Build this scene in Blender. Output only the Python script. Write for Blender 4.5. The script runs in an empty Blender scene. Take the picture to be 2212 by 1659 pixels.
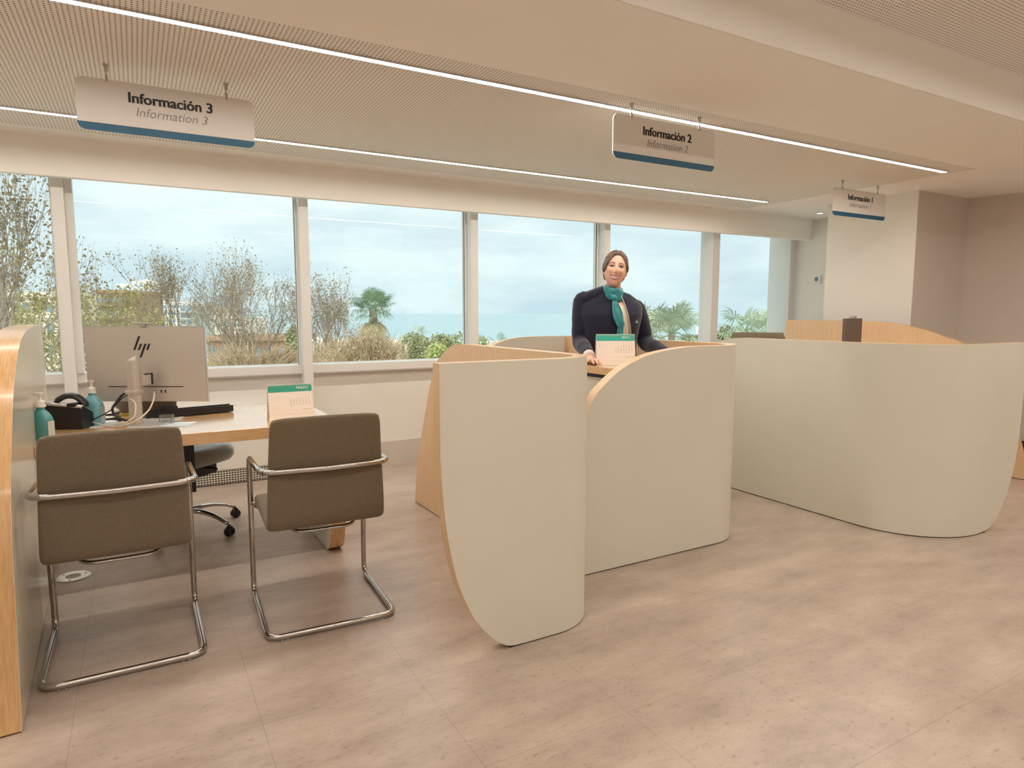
import bpy, bmesh, math, random
from mathutils import Vector, Matrix, noise
D = bpy.data; S = bpy.context.scene; COL = S.collection
# ---------------------------------------------------------------- camera
FPX, CXP, CYP, HC = 1416.0, 1106.0, 829.5, 1.32
PITCH = math.atan(152.5 / FPX); YAW = math.radians(29.7)
cam = D.objects.new('camera', D.cameras.new('camera')); COL.objects.link(cam)
cam.data.sensor_width = 36; cam.data.lens = 36 * FPX / 2212.0
cam.data.clip_end = 60000; cam.data.clip_start = 0.05
cam.location = (0, 0, HC); cam.rotation_euler = (math.pi/2 - PITCH, 0, -YAW)
S.camera = cam
RT = Vector((math.cos(YAW), -math.sin(YAW), 0)); FH = Vector((math.sin(YAW), math.cos(YAW), 0))
FW = FH * math.cos(PITCH) + Vector((0, 0, -math.sin(PITCH))); UP = RT.cross(FW)
def ray(x, y): return FW + RT * ((x - CXP) / FPX) - UP * ((y - CYP) / FPX)
def dep(x, y, d): return Vector((0, 0, HC)) + ray(x, y) * d        # measured distances of real things
def pz(x, y, z=0.0):
    r = ray(x, y); return Vector((0, 0, HC)) + r * ((z - HC) / r.z)
# ---------------------------------------------------------------- colour management
S.view_settings.view_transform = 'Standard'; S.view_settings.look = 'None'
S.view_settings.gamma = 1; S.view_settings.exposure = 0.0; S.view_settings.use_curve_mapping = False
try:
    S.cycles.use_denoising = True; S.cycles.max_bounces = 10; S.cycles.diffuse_bounces = 6
    S.cycles.transparent_max_bounces = 12; S.cycles.sample_clamp_indirect = 6; S.cycles.caustics_reflective = False
except Exception: pass
# ---------------------------------------------------------------- world (overcast sky over the sea)
W = D.worlds.new('sky'); S.world = W; W.use_nodes = True
wn = W.node_tree; wn.nodes.clear()
def WN(t, **k):
    n = wn.nodes.new(t)
    for a, b in k.items(): setattr(n, a, b)
    return n
out = WN('ShaderNodeOutputWorld'); bg = WN('ShaderNodeBackground'); tc = WN('ShaderNodeTexCoord')
sep = WN('ShaderNodeSeparateXYZ'); wn.links.new(tc.outputs['Generated'], sep.inputs[0])
mp = WN('ShaderNodeMapping'); mp.inputs['Scale'].default_value = (2.2, 2.2, 7.5)
wn.links.new(tc.outputs['Generated'], mp.inputs[0])
cl = WN('ShaderNodeTexNoise'); cl.inputs['Scale'].default_value = 1.9; cl.inputs['Detail'].default_value = 5
wn.links.new(mp.outputs[0], cl.inputs['Vector'])
gr = WN('ShaderNodeValToRGB'); wn.links.new(sep.outputs[2], gr.inputs[0])
e = gr.color_ramp.elements
e[0].position = 0.0; e[0].color = (0.72, 0.87, 0.92, 1); e[1].position = 0.30; e[1].color = (0.92, 0.98, 0.98, 1)
x = e.new(0.10); x.color = (0.80, 0.925, 0.96, 1)
cr = WN('ShaderNodeValToRGB'); wn.links.new(cl.outputs[0], cr.inputs[0])
cr.color_ramp.elements[0].position = 0.36; cr.color_ramp.elements[0].color = (0.82, 0.86, 0.90, 1)
cr.color_ramp.elements[1].position = 0.60; cr.color_ramp.elements[1].color = (1.10, 1.06, 1.03, 1)
mx = WN('ShaderNodeMix', data_type='RGBA', blend_type='MULTIPLY'); mx.inputs[0].default_value = 1
wn.links.new(gr.outputs[0], mx.inputs[6]); wn.links.new(cr.outputs[0], mx.inputs[7])
wn.links.new(mx.outputs[2], bg.inputs[0]); bg.inputs[1].default_value = 1.12
wn.links.new(bg.outputs[0], out.inputs[0])
sun = D.objects.new('sun', D.lights.new('sun', 'SUN')); COL.objects.link(sun)
sun.data.energy = 2.6; sun.data.angle = 0.6; sun.data.color = (1, 0.96, 0.88)
sun.rotation_euler = (math.radians(48), 0, math.radians(-38))   # soft sun behind thin cloud, from behind the building
LED = 68.0                                                       # strength of the ceiling light lines
LEDC = (1.0, 0.915, 0.80)
# ================================================================= materials
MT = {}
def mat(name, col=(.5, .5, .5), rough=.5, metal=0., spec=.5, emit=None, es=0., coat=0., sheen=0., alpha=1.):
    if name in MT: return MT[name]
    m = D.materials.new(name); m.use_nodes = True; b = m.node_tree.nodes['Principled BSDF']
    b.inputs['Base Color'].default_value = (*col, 1); b.inputs['Roughness'].default_value = rough
    b.inputs['Metallic'].default_value = metal; b.inputs['Specular IOR Level'].default_value = spec
    b.inputs['Coat Weight'].default_value = coat; b.inputs['Sheen Weight'].default_value = sheen
    if emit: b.inputs['Emission Color'].default_value = (*emit, 1); b.inputs['Emission Strength'].default_value = es
    MT[name] = m; return m
class NT:
    def __init__(s, m): s.t = m.node_tree; s.b = s.t.nodes['Principled BSDF']
    def n(s, t, **k):
        q = s.t.nodes.new(t)
        for a, b in k.items(): setattr(q, a, b)
        return q
    def l(s, a, b): s.t.links.new(a, b)
    def m(s, op, a, b=None, c=None):
        q = s.n('ShaderNodeMath', operation=op)
        for i, v in enumerate((a, b, c)):
            if v is None: continue
            if isinstance(v, (int, float)): q.inputs[i].default_value = v
            else: s.l(v, q.inputs[i])
        return q.outputs[0]
    def coord(s, scale=(1, 1, 1), kind='Object'):
        t = s.n('ShaderNodeTexCoord'); p = s.n('ShaderNodeMapping'); p.inputs['Scale'].default_value = scale
        s.l(t.outputs[kind], p.inputs[0]); return p.outputs[0]
    def noise(s, vec, sc, det=4, rough=.55):
        q = s.n('ShaderNodeTexNoise'); q.inputs['Scale'].default_value = sc; q.inputs['Detail'].default_value = det
        q.inputs['Roughness'].default_value = rough; s.l(vec, q.inputs['Vector']); return q.outputs[0]
    def ramp(s, f, stops):
        q = s.n('ShaderNodeValToRGB'); s.l(f, q.inputs[0]); e = q.color_ramp.elements
        e[0].position, e[0].color = stops[0][0], (*stops[0][1], 1); e[1].position, e[1].color = stops[-1][0], (*stops[-1][1], 1)
        for p, c in stops[1:-1]: k = e.new(p); k.color = (*c, 1)
        return q.outputs[0]
    def mix(s, f, a, b, bt='MIX'):
        q = s.n('ShaderNodeMix', data_type='RGBA', blend_type=bt)
        for i, v in ((0, f), (6, a), (7, b)):
            if isinstance(v, (int, float)): q.inputs[i].default_value = v
            elif isinstance(v, tuple): q.inputs[i].default_value = (*v, 1)
            else: s.l(v, q.inputs[i])
        return q.outputs[2]
    def bump(s, h, st, dist=.01):
        q = s.n('ShaderNodeBump'); q.inputs['Strength'].default_value = st; q.inputs['Distance'].default_value = dist
        s.l(h, q.inputs['Height']); s.l(q.outputs[0], s.b.inputs['Normal'])
def wood(name, c1, c2, rough, scale, coat=0.):
    m = mat(name, c1, rough, spec=.5, coat=coat); k = NT(m); k.b.inputs['Coat Roughness'].default_value = .12
    v = k.coord(scale); f = k.noise(v, 6, 6, .6); f2 = k.noise(k.coord(tuple(q*.25 for q in scale)), 5, 2)
    k.l(k.ramp(k.m('ADD', k.m('MULTIPLY', f, .7), k.m('MULTIPLY', f2, .3)), [(.35, c2), (.62, c1)]), k.b.inputs['Base Color'])
    k.bump(f, .02, .001); return m
wood('oak_veneer', (.77, .56, .35), (.67, .45, .26), .34, (42, 42, 2.2))
wood('oak_edge', (.68, .43, .21), (.52, .30, .13), .26, (46, 2.4, 2.4), .2)
wood('oak_lacquer', (.70, .46, .24), (.56, .34, .16), .13, (46, 46, 2.4), .9)
wood('oak_desk', (.74, .48, .25), (.60, .36, .17), .17, (2.4, 34, 34), .5); MT['oak_desk'].node_tree.nodes['Principled BSDF'].inputs['Specular IOR Level'].default_value = .7
def plain(name, c, rough, spec=.5, var=.04, sc=3, bs=0):
    m = mat(name, c, rough, spec=spec); k = NT(m); f = k.noise(k.coord(), sc, 3)
    k.l(k.ramp(f, [(.3, tuple(q*(1-var) for q in c)), (.7, tuple(min(1, q*(1+var)) for q in c))]), k.b.inputs['Base Color'])
    if bs: k.bump(k.noise(k.coord(), 220, 2), bs, .001)
    return m
plain('laminate', (.665, .64, .555), .42, .4, .015)
plain('laminate_gloss', (.60, .54, .45), .20, .5, .02)
plain('paint_wall', (.82, .80, .76), .85, .2, .015, 2, .05)
plain('paint_ceiling', (.95, .935, .91), .9, .15, .012, 2, .04)
plain('paint_wall_shaded', (.62, .565, .52), .85, .2, .02, 2, .05)  # wall paint with the shade of recess and column side in its colour
plain('frame_white', (.80, .80, .79), .35, .5, .01)
plain('frame_side', (.78, .80, .81), .35, .5, .01)
plain('skirting', (.64, .60, .56), .45, .4, .02)
mat('skirting_dark', (.03, .025, .022), .5)
mat('chrome', (.52, .50, .485), .07, 1.0)
mat('alu', (.72, .73, .74), .25, 1.0)
mat('black_plastic', (.012, .012, .013), .38)
mat('black_gloss', (.015, .015, .018), .15)
mat('shade_black', (.01, .01, .01), .8)  # colour of the painted shade at the foot of panels
mat('white_plastic', (.82, .80, .77), .35)
mat('grey_plastic', (.45, .42, .40), .4)
mat('silver_plastic', (.62, .58, .54), .42, .55)
mat('taupe_plastic', (.16, .11, .085), .5)
mat('teal_liquid', (.09, .34, .36), .3)
mat('blue_liquid', (.20, .50, .60), .3)
mat('label_grey', (.55, .60, .60), .5)
mat('paper', (.86, .85, .86), .6)
mat('paper_blue', (.70, .77, .86), .6)
mat('cal_page', (.84, .76, .70), .55)
mat('cal_green', (.02, .33, .23), .45)
mat('cal_teal', (.02, .42, .34), .45)
mat('cal_light', (.12, .45, .30), .45)
mat('ink', (.25, .22, .22), .6)
mat('ink_black', (.01, .01, .012), .5)
mat('ink_light', (.62, .54, .50), .6)
mat('ink_red', (.60, .05, .06), .5)
mat('sign_white', (.76, .735, .715), .4)
mat('sign_blue', (.004, .10, .20), .4)
mat('yellow_tape', (.72, .60, .14), .4)
mat('cable_white', (.70, .62, .54), .45)
mat('grey_vinyl', (.34, .36, .36), .30)
mat('screen_lcd', (.12, .22, .28), .2)
mat('slot_white', (.85, .8, .75), .4)
mat('stain_steel', (.6, .6, .6), .3, 1.0)
mat('led', (1, 1, 1), .5, emit=LEDC, es=LED)
mat('spot_lens', (1, 1, 1), .5, emit=(1, .93, .85), es=6)
# chair fabric
m = mat('taupe_fabric', (.17, .13, .08), .85, spec=.25, sheen=.15); k = NT(m); f = k.noise(k.coord(), 420, 3, .7)
k.l(k.ramp(f, [(.35, (.125, .096, .064)), (.65, (.205, .162, .112))]), k.b.inputs['Base Color']); k.bump(f, .25, .002)
# floor
m = mat('vinyl_floor', (.5, .42, .36), .36, spec=.6); k = NT(m)
co = k.coord(); sx = k.n('ShaderNodeSeparateXYZ'); k.l(co, sx.inputs[0])
T = .5333
def line(o, off):
    a = k.m('FRACT', k.m('DIVIDE', k.m('ADD', o, off), T)); d = k.m('MINIMUM', a, k.m('SUBTRACT', 1.0, a))
    return k.m('LESS_THAN', d, .0011/T)
ln = k.m('MAXIMUM', line(sx.outputs[0], -.285+20*T), line(sx.outputs[1], -2.125+20*T))
va = k.noise(k.coord((1, 2.2, 1)), 2.6, 6, .65); vb = k.noise(k.coord((1, 2.0, 1)), 28, 5, .75); vc = k.noise(k.coord(), 160, 2, .5)
base = k.ramp(va, [(.30, (.345, .272, .222)), (.50, (.445, .362, .30)), (.70, (.545, .455, .385))])
fl = k.ramp(vb, [(.27, (.55, .50, .46)), (.43, (1, 1, 1)), (.75, (1.06, 1.05, 1.04))])
c = k.mix(1.0, base, fl, 'MULTIPLY'); c = k.mix(.35, c, k.ramp(vc, [(.3, (.85, .83, .82)), (.7, (1.1, 1.1, 1.1))]), 'MULTIPLY')
c = k.mix(k.m('MULTIPLY', ln, .45), c, (.16, .12, .10)); k.l(c, k.b.inputs['Base Color'])
k.l(k.m('ADD', k.m('MULTIPLY', va, .10), .27), k.b.inputs['Roughness']); k.bump(vb, .05, .001)
# perforated ceiling
def perf(name, P=.0187, r=.0037):
    m = mat(name, (.8, .765, .72), .9, spec=.1); k = NT(m); sx = k.n('ShaderNodeSeparateXYZ'); k.l(k.coord(), sx.inputs[0])
    def ax(o): return k.m('SUBTRACT', k.m('FRACT', k.m('DIVIDE', k.m('ADD', o, 40.0), P)), .5)
    a, b = ax(sx.outputs[0]), ax(sx.outputs[1])
    d = k.m('SQRT', k.m('ADD', k.m('MULTIPLY', a, a), k.m('MULTIPLY', b, b)))
    h = k.m('LESS_THAN', d, r/P)
    k.l(k.mix(h, (.90, .885, .86), (.12, .085, .07)), k.b.inputs['Base Color'])
perf('perforated')
# grille
m = mat('grille', (.75, .72, .66), .4); k = NT(m); sx = k.n('ShaderNodeSeparateXYZ'); k.l(k.coord(), sx.inputs[0])
fx = k.m('LESS_THAN', k.m('FRACT', k.m('DIVIDE', k.m('ADD', sx.outputs[0], 10.0), .020)), .74)
fz = k.m('LESS_THAN', k.m('FRACT', k.m('DIVIDE', k.m('ADD', sx.outputs[2], 10.0), .0175)), .62)
k.l(k.mix(k.m('MULTIPLY', fx, fz), (.75, .71, .63), (.02, .018, .016)), k.b.inputs['Base Color'])
# window glass: clear with a real Fresnel mirror on top
m = D.materials.new('window_glass'); m.use_nodes = True; t = m.node_tree; t.nodes.clear(); MT['window_glass'] = m
o = t.nodes.new('ShaderNodeOutputMaterial'); a = t.nodes.new('ShaderNodeBsdfTransparent'); g = t.nodes.new('ShaderNodeBsdfGlossy')
g.inputs['Roughness'].default_value = 0.0; a.inputs[0].default_value = (.95, .985, .98, 1)
lw = t.nodes.new('ShaderNodeLayerWeight'); lw.inputs[0].default_value = .5; mi = t.nodes.new('ShaderNodeMixShader')
p5 = t.nodes.new('ShaderNodeMath'); p5.operation = 'POWER'; p5.inputs[1].default_value = 5.0; t.links.new(lw.outputs['Facing'], p5.inputs[0])
fr = t.nodes.new('ShaderNodeMath'); fr.operation = 'MULTIPLY_ADD'; fr.inputs[1].default_value = .9; fr.inputs[2].default_value = .035; t.links.new(p5.outputs[0], fr.inputs[0])
t.links.new(fr.outputs[0], mi.inputs[0]); t.links.new(a.outputs[0], mi.inputs[1]); t.links.new(g.outputs[0], mi.inputs[2]); t.links.new(mi.outputs[0], o.inputs[0])
m = mat('clear_plastic', (.9, .95, .95), .05); m.node_tree.nodes['Principled BSDF'].inputs['Transmission Weight'].default_value = .95
# ================================================================= mesh helpers
class MB:
    def __init__(s): s.v = []; s.f = []; s.mi = []
    def add(s, vs, fs, mi=0):
        o = len(s.v); s.v += [tuple(q) for q in vs]; s.f += [tuple(i + o for i in f) for f in fs]; s.mi += [mi]*len(fs); return s
    def box(s, x0, x1, y0, y1, z0, z1, mi=0, M=None):
        vs = [Vector((x, y, z)) for x in (x0, x1) for y in (y0, y1) for z in (z0, z1)]
        if M is not None: vs = [M @ q for q in vs]
        return s.add(vs, [(0, 1, 3, 2), (4, 6, 7, 5), (0, 4, 5, 1), (2, 3, 7, 6), (0, 2, 6, 4), (1, 5, 7, 3)], mi)
    def tube(s, pts, r, n=12, mi=0, cap=True, closed=False, flat=None):
        pts = [Vector(p) for p in pts]; N = len(pts); R = r if isinstance(r, (list, tuple)) else [r]*N
        rings = []; up = None
        for i in range(N):
            if closed: t = pts[(i+1) % N] - pts[i-1]
            else: t = pts[min(i+1, N-1)] - pts[max(i-1, 0)]
            t = t.normalized() if t.length > 1e-9 else Vector((0, 0, 1))
            if up is None: up = Vector((0, 0, 1)) if abs(t.z) < .9 else Vector((0, 1, 0))
            a = up - t*up.dot(t)
            a = a.normalized() if a.length > 1e-6 else t.orthogonal().normalized()
            b = t.cross(a); up = a
            fa, fb = (1, 1) if flat is None else flat
            rings.append([pts[i] + a*(math.cos(2*math.pi*j/n)*R[i]*fa) + b*(math.sin(2*math.pi*j/n)*R[i]*fb) for j in range(n)])
        return s.rings(rings, mi, cap, closed)
    def rings(s, rings, mi=0, cap=True, closed=False):
        n = len(rings[0]); N = len(rings); vs = [q for r in rings for q in r]; fs = []
        for i in range(N if closed else N-1):
            for j in range(n):
                fs.append((i*n+j, i*n+(j+1) % n, ((i+1) % N)*n+(j+1) % n, ((i+1) % N)*n+j))
        if cap and not closed: fs.append(tuple(range(n-1, -1, -1))); fs.append(tuple((N-1)*n+j for j in range(n)))
        return s.add(vs, fs, mi)
    def lathe(s, prof, n=24, M=None, mi=0, sx=1, sy=1):
        rings = [[Vector((r*math.cos(2*math.pi*j/n)*sx, r*math.sin(2*math.pi*j/n)*sy, z)) for j in range(n)] for r, z in prof]
        if M is not None: rings = [[M @ q for q in r] for r in rings]
        return s.rings(rings, mi)
    def ell(s, c, rx, ry, rz, n=16, M=None, mi=0):
        pr = []
        for i in range(n//2+1):
            a = -math.pi/2 + math.pi*i/(n//2); pr.append((max(math.cos(a), .001), math.sin(a)))
        rings = [[Vector((p*math.cos(2*math.pi*j/n)*rx, p*math.sin(2*math.pi*j/n)*ry, z*rz)) for j in range(n)] for p, z in pr]
        M = Matrix.Translation(c) @ (M if M is not None else Matrix.Identity(4))
        return s.rings([[M @ q for q in r] for r in rings], mi)
    def build(s, name, mats, parent=None, smooth=False, bevel=0, seg=2, auto=None):
        me = D.meshes.new(name); me.from_pydata(s.v, [], s.f); me.update()
        mats = mats if isinstance(mats, (list, tuple)) else [mats]
        for q in mats: me.materials.append(MT[q] if isinstance(q, str) else q)
        for p, i in zip(me.polygons, s.mi): p.material_index = i; p.use_smooth = smooth
        bm = bmesh.new(); bm.from_mesh(me); bmesh.ops.recalc_face_normals(bm, faces=bm.faces); bm.to_mesh(me); bm.free()
        if auto is not None: 
            try: me.set_sharp_from_angle(angle=math.radians(auto))
            except Exception: pass
        o = D.objects.new(name, me); COL.objects.link(o)
        if parent: o.parent = parent; o.matrix_parent_inverse = parent.matrix_basis.inverted()
        if bevel:
            b = o.modifiers.new('bevel', 'BEVEL'); b.width = bevel; b.segments = seg; b.limit_method = 'ANGLE'; b.angle_limit = math.radians(40)
        return o
def tag(o, label=None, cat=None, group=None, kind=None):
    if label: o['label'] = label
    if cat: o['category'] = cat
    if group: o['group'] = group
    if kind: o['kind'] = kind
    return o
def empty(name, loc, label, cat, group=None, rz=0):
    o = D.objects.new(name, None); COL.objects.link(o); o.location = loc; o.rotation_euler = (0, 0, rz); o.empty_display_size = .1
    return tag(o, label, cat, group)
def struct(name, mb, mats, label=None, **k):
    o = mb.build(name, mats, **k); o['kind'] = 'structure'
    if label: o['label'] = label
    return o
def copy_tree(o, parent=None):
    c = o.copy(); COL.objects.link(c); c.parent = parent
    for ch in [q for q in D.objects if q.parent == o]: copy_tree(ch, c)
    return c
def interp(pts, t):       # piecewise linear through sorted (t, v)
    if t <= pts[0][0]: return pts[0][1]
    for (a, va), (b, vb) in zip(pts, pts[1:]):
        if t <= b: return va + (vb-va)*(t-a)/max(b-a, 1e-9)
    return pts[-1][1]
def smoothcurve(pts, n=8):  # Catmull-Rom through 2D/3D points
    P = [Vector(p) for p in pts]; out = []
    for i in range(len(P)-1):
        a, b, c, d = P[max(i-1, 0)], P[i], P[i+1], P[min(i+2, len(P)-1)]
        for j in range(n):
            t = j/n; out.append(.5*((2*b)+(c-a)*t+(2*a-5*b+4*c-d)*t*t+(3*b-a-3*c+d)*t**3))
    out.append(P[-1]); return out
def fillet(pts, rad, n=7):   # round the inner corners of a 3D polyline
    P = [Vector(p) for p in pts]; out = [P[0]]
    for i in range(1, len(P)-1):
        r = rad[i-1] if isinstance(rad, (list, tuple)) else rad
        a = (P[i-1]-P[i]); b = (P[i+1]-P[i]); da, db = a.normalized(), b.normalized()
        r = min(r, a.length*.49, b.length*.49); p0 = P[i]+da*r; p1 = P[i]+db*r
        for j in range(n+1):
            t = j/n; out.append(p0*(1-t)**2 + P[i]*2*t*(1-t) + p1*t*t)
    out.append(P[-1]); return out
def text_mesh(name, body, size, M, matname, parent=None, bold=0., shear=0., sx=1., depth=.0006, align='CENTER', heavy=0.):
    cu = D.curves.new(name, 'FONT'); cu.body = body; cu.size = size; cu.align_x = align; cu.align_y = 'CENTER'
    cu.offset = bold; cu.shear = shear; cu.extrude = depth; cu.resolution_u = 3
    tmp = D.objects.new('tmp_text', cu); COL.objects.link(tmp)
    dg = bpy.context.evaluated_depsgraph_get(); me = D.meshes.new_from_object(tmp.evaluated_get(dg)); D.objects.remove(tmp); D.curves.remove(cu)
    me.transform(Matrix.Diagonal((sx, 1, 1, 1)))
    if heavy:
        b_ = bmesh.new()
        for dx in (-1, -.33, .33, 1):
            m_ = me.copy(); m_.transform(Matrix.Translation((dx*heavy, 0, dx*.00003))); b_.from_mesh(m_); D.meshes.remove(m_)
        b_.to_mesh(me); b_.free()
    me.transform(M); me.materials.clear(); me.materials.append(MT[matname]); me.name = name
    o = D.objects.new(name, me); COL.objects.link(o)
    if parent: o.parent = parent; o.matrix_parent_inverse = parent.matrix_basis.inverted()
    return o
def frame(origin, xdir, ydir):   # matrix from local (x right, y up, z toward viewer)
    X = Vector(xdir).normalized(); Y = Vector(ydir).normalized(); Z = X.cross(Y)
    M = Matrix.Identity(4)
    for i in range(3): M[i][0] = X[i]; M[i][1] = Y[i]; M[i][2] = Z[i]; M[i][3] = origin[i]
    return M
# ================================================================= room
XL, XR, YB, ZC, ZH = -3.6, 9.2, -4.4, 2.45, 2.69
YP, YG, YM, YBK = 5.52, 5.50, 5.39, 5.26      # wall under windows, glass, mullion front, bulkhead
fl = MB().box(XL, XR, YB, 5.62, -.12, 0); struct('floor', fl, 'vinyl_floor')
# low ceiling (plain band), perforated fields, step up to the high ceiling
PX1 = 5.80
c = MB().box(XL, XR, 2.00, 2.80, ZC, ZC+.06); c.box(PX1, XR, 2.80, 5.6, ZC, ZC+.06); c.box(XL, PX1, 5.03, 5.6, ZC, ZC+.06)
struct('ceiling', c, 'paint_ceiling')
struct('ceiling_perforated', MB().box(XL, PX1, 2.80, 5.03, ZC, ZC+.06), 'perforated')
struct('ceiling_high', MB().box(XL, XR, YB, 2.0, ZH, ZH+.06), 'perforated')
struct('trim_1', MB().box(XL, XR, 1.99, 1.998, ZC, ZH), 'paint_ceiling')
struct('trim_2', MB().box(XL, 7.205, YBK, YBK+.06, 2.205, ZC), 'paint_ceiling')
# back and left walls (behind the camera)
struct('wall_back', MB().box(XL-.1, XR+.1, YB-.1, YB, 0, 2.8), 'paint_wall')
struct('wall_left', MB().box(XL-.1, XL, YB, 5.6, 0, 2.8), 'paint_wall')
# right side: thermostat wall, column, recess, right wall
struct('wall_right', MB().box(7.205, 7.5, 4.44, 5.85, 0, ZC+.05), 'paint_wall')
struct('wall_column', MB().box(6.335, 7.5, 3.53, 4.44, 0, ZC+.05), 'paint_wall')
q = MB(); A_ = Vector((7.2, 3.53, 0)); B_ = Vector((7.75, 1.60, 0)); n_ = Vector((.96, .27, 0))*.15
C_ = Vector((XR, -1.5, 0))
q.add([A_, B_, B_+n_, A_+n_, *[v+Vector((0, 0, 2.8)) for v in (A_, B_, B_+n_, A_+n_)]], [(0, 1, 2, 3), (4, 7, 6, 5), (0, 4, 5, 1), (1, 5, 6, 2), (2, 6, 7, 3), (3, 7, 4, 0)])
struct('wall_recess', q, 'paint_wall_shaded')
struct('wall_shaded_side', MB().box(6.337, 7.25, 3.525, 3.532, 0, ZC), 'paint_wall_shaded')  # thin sheet that darkens the column's shaded face by colour
struct('wall_far', MB().box(7.74, XR+.1, 1.55, 1.65, 0, 2.8), 'paint_wall_shaded')
struct('wall_end', MB().box(XR, XR+.1, YB, 1.6, 0, 2.8), 'paint_wall')
q = MB(); d_ = (B_-A_).normalized(); s_ = Vector((-.96, -.27, 0))*.012
q.add([A_, B_, B_+s_, A_+s_, *[v+Vector((0, 0, .10)) for v in (A_, B_, B_+s_, A_+s_)]], [(0, 1, 2, 3), (4, 7, 6, 5), (0, 4, 5, 1), (1, 5, 6, 2), (2, 6, 7, 3), (3, 7, 4, 0)])
struct('baseboard_right', q, 'skirting_dark')
# wall below the windows
struct('wall_window', MB().box(XL, 7.21, YP, YP+.2, 0, .90), 'paint_wall')
struct('wall_window_left', MB().box(XL, -2.1, 5.30, YP+.2, 0, ZC), 'paint_wall')
struct('baseboard_window', MB().box(1.25, 7.2, YP-.012, YP, 0, .195), 'skirting')
struct('wall_lintel', MB().box(XL, 7.5, 5.56, 5.80, 2.32, ZC+.1), 'paint_wall')
# windows: posts, frames, panes
mul = [-2.0, -.415, 1.186, 2.686, 4.188, 5.735]
for i, xm in enumerate(mul):
    w = .036 if i != 5 else .055
    q = MB().box(xm-w, xm+w, YM, YG+.08, 0 if i in (1, 2) else .0, 2.40)
    struct('trim_%d' % (i+3), q, 'frame_white', bevel=.003)
edges = mul + [7.27]
for i in range(6):
    a, b = edges[i]+.036, edges[i+1]-.036
    q = MB(); q.box(a, b, YG-.035, YG+.05, .835, .902); q.box(a, b, YG-.02, YG+.05, 2.30, 2.38)
    if i == 1: q.box(a, a+.045, YG-.05, YG+.05, .902, 2.30); 
    else: q.box(a, a+.012, YG-.02, YG+.05, .902, 2.30)
    q.box(b-.014, b, YG-.02, YG+.05, .902, 2.30)
    if i == 5: q.box(7.12, b+.05, YG-.02, YG+.3, .0, 2.38)
    w = struct('window_%d' % (i+1), q, 'frame_white', bevel=.002)
    g = MB().box(a, b, YG+.012, YG+.018, .90, 2.32).build('pane', 'window_glass', w)
    MB().box(b-.017, b-.014, YG+.004, YG+.011, .903, 2.30).build('gasket', 'black_plastic', w)
    q = MB().box(a, b, YG-.036, YG-.030, .826, .835); q.build('seal', 'grey_plastic', w)
# convector casing with floor grille under window 2
cv = empty('radiator_casing', (.4, 5.45, 0), 'long cream radiator casing with floor grille under the window behind the desk', 'radiator')
q = MB().box(-2.0, 1.155, 5.42, YP, .115, .585); q.build('casing', 'paint_wall', cv, bevel=.004)
MB().tube([(-2.0, 5.425, .60), (1.155, 5.425, .60)], .022, 12).build('top_rail', 'frame_white', cv, smooth=True)
MB().box(-2.0, 1.155, 5.43, YP, .585, .60).build('shelf', 'frame_white', cv)
MB().box(-2.0, 1.155, 5.425, 5.43, .008, .112).build('grille', 'grille', cv)
# ---------------------------------------------------------------- light lines
def led(y, x0, x1, z, label):
    L = empty('linear_light', ((x0+x1)/2, y, z), label, 'light', 'recessed light lines in the ceiling')
    MB().box(x0, x1, y-.017, y+.017, z-.004, z+.002).build('diffuser', 'led', L)
    q = MB().box(x0-.006, x1+.006, y-.021, y-.017, z-.0078, z+.004); q.box(x0-.006, x1+.006, y+.017, y+.021, z-.0078, z+.004)
    q.box(x0-.012, x0, y-.021, y+.021, z-.0078, z+.004); q.box(x1, x1+.012, y-.021, y+.021, z-.006, z+.004)
    q.build('profile', 'alu', L)
led(2.975, -2.6, 5.70, ZC, 'long glowing light line nearer the camera, running above the information 2 sign')
led(4.64, -2.6, 5.63, ZC, 'long glowing light line nearer the windows, passing behind the information 3 sign')
led(1.05, -2.6, 8.0, ZH, 'light line in the raised ceiling, its glow at the top right corner')
led(-.9, -2.6, 8.0, ZH, 'added light line in the raised ceiling, unseen behind the viewpoint')  # unseen lamp, added to light the room from behind
led(-2.9, -2.6, 8.0, ZH, 'added light line in the raised ceiling, unseen near the back wall')  # another unseen lamp, added for light from the rear
dl = pz(1771, 460, ZC)
o = empty('downlight', (dl.x, dl.y, ZC), 'small round downlight in the ceiling by the thermostat wall', 'light')
MB().lathe([(.045, 0), (.05, -.004), (.036, -.006), (.036, 0)], 20, Matrix.Translation((dl.x, dl.y, ZC))).build('rim', 'white_plastic', o, smooth=True)
MB().lathe([(.034, -.001), (.034, -.0035), (.001, -.0035)], 20, Matrix.Translation((dl.x, dl.y, ZC))).build('lens', 'spot_lens', o)
# thermostat
tp = Vector((7.205, 0, 0)); r = ray(1767, 604); tt = 7.205/r.x; ty, tz = r.y*tt, HC + r.z*tt
th = empty('thermostat', (7.19, ty, tz), 'white wall thermostat with a small grey display beside the window', 'thermostat')
MB().box(7.178, 7.205, ty-.045, ty+.045, tz-.048, tz+.048).build('housing', 'white_plastic', th, bevel=.004)
MB().box(7.1765, 7.180, ty-.022, ty+.026, tz-.018, tz+.030).build('display', 'screen_lcd', th)
MB().box(7.1765, 7.180, ty-.008, ty+.012, tz-.034, tz-.030).build('button', 'ink', th)
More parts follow.
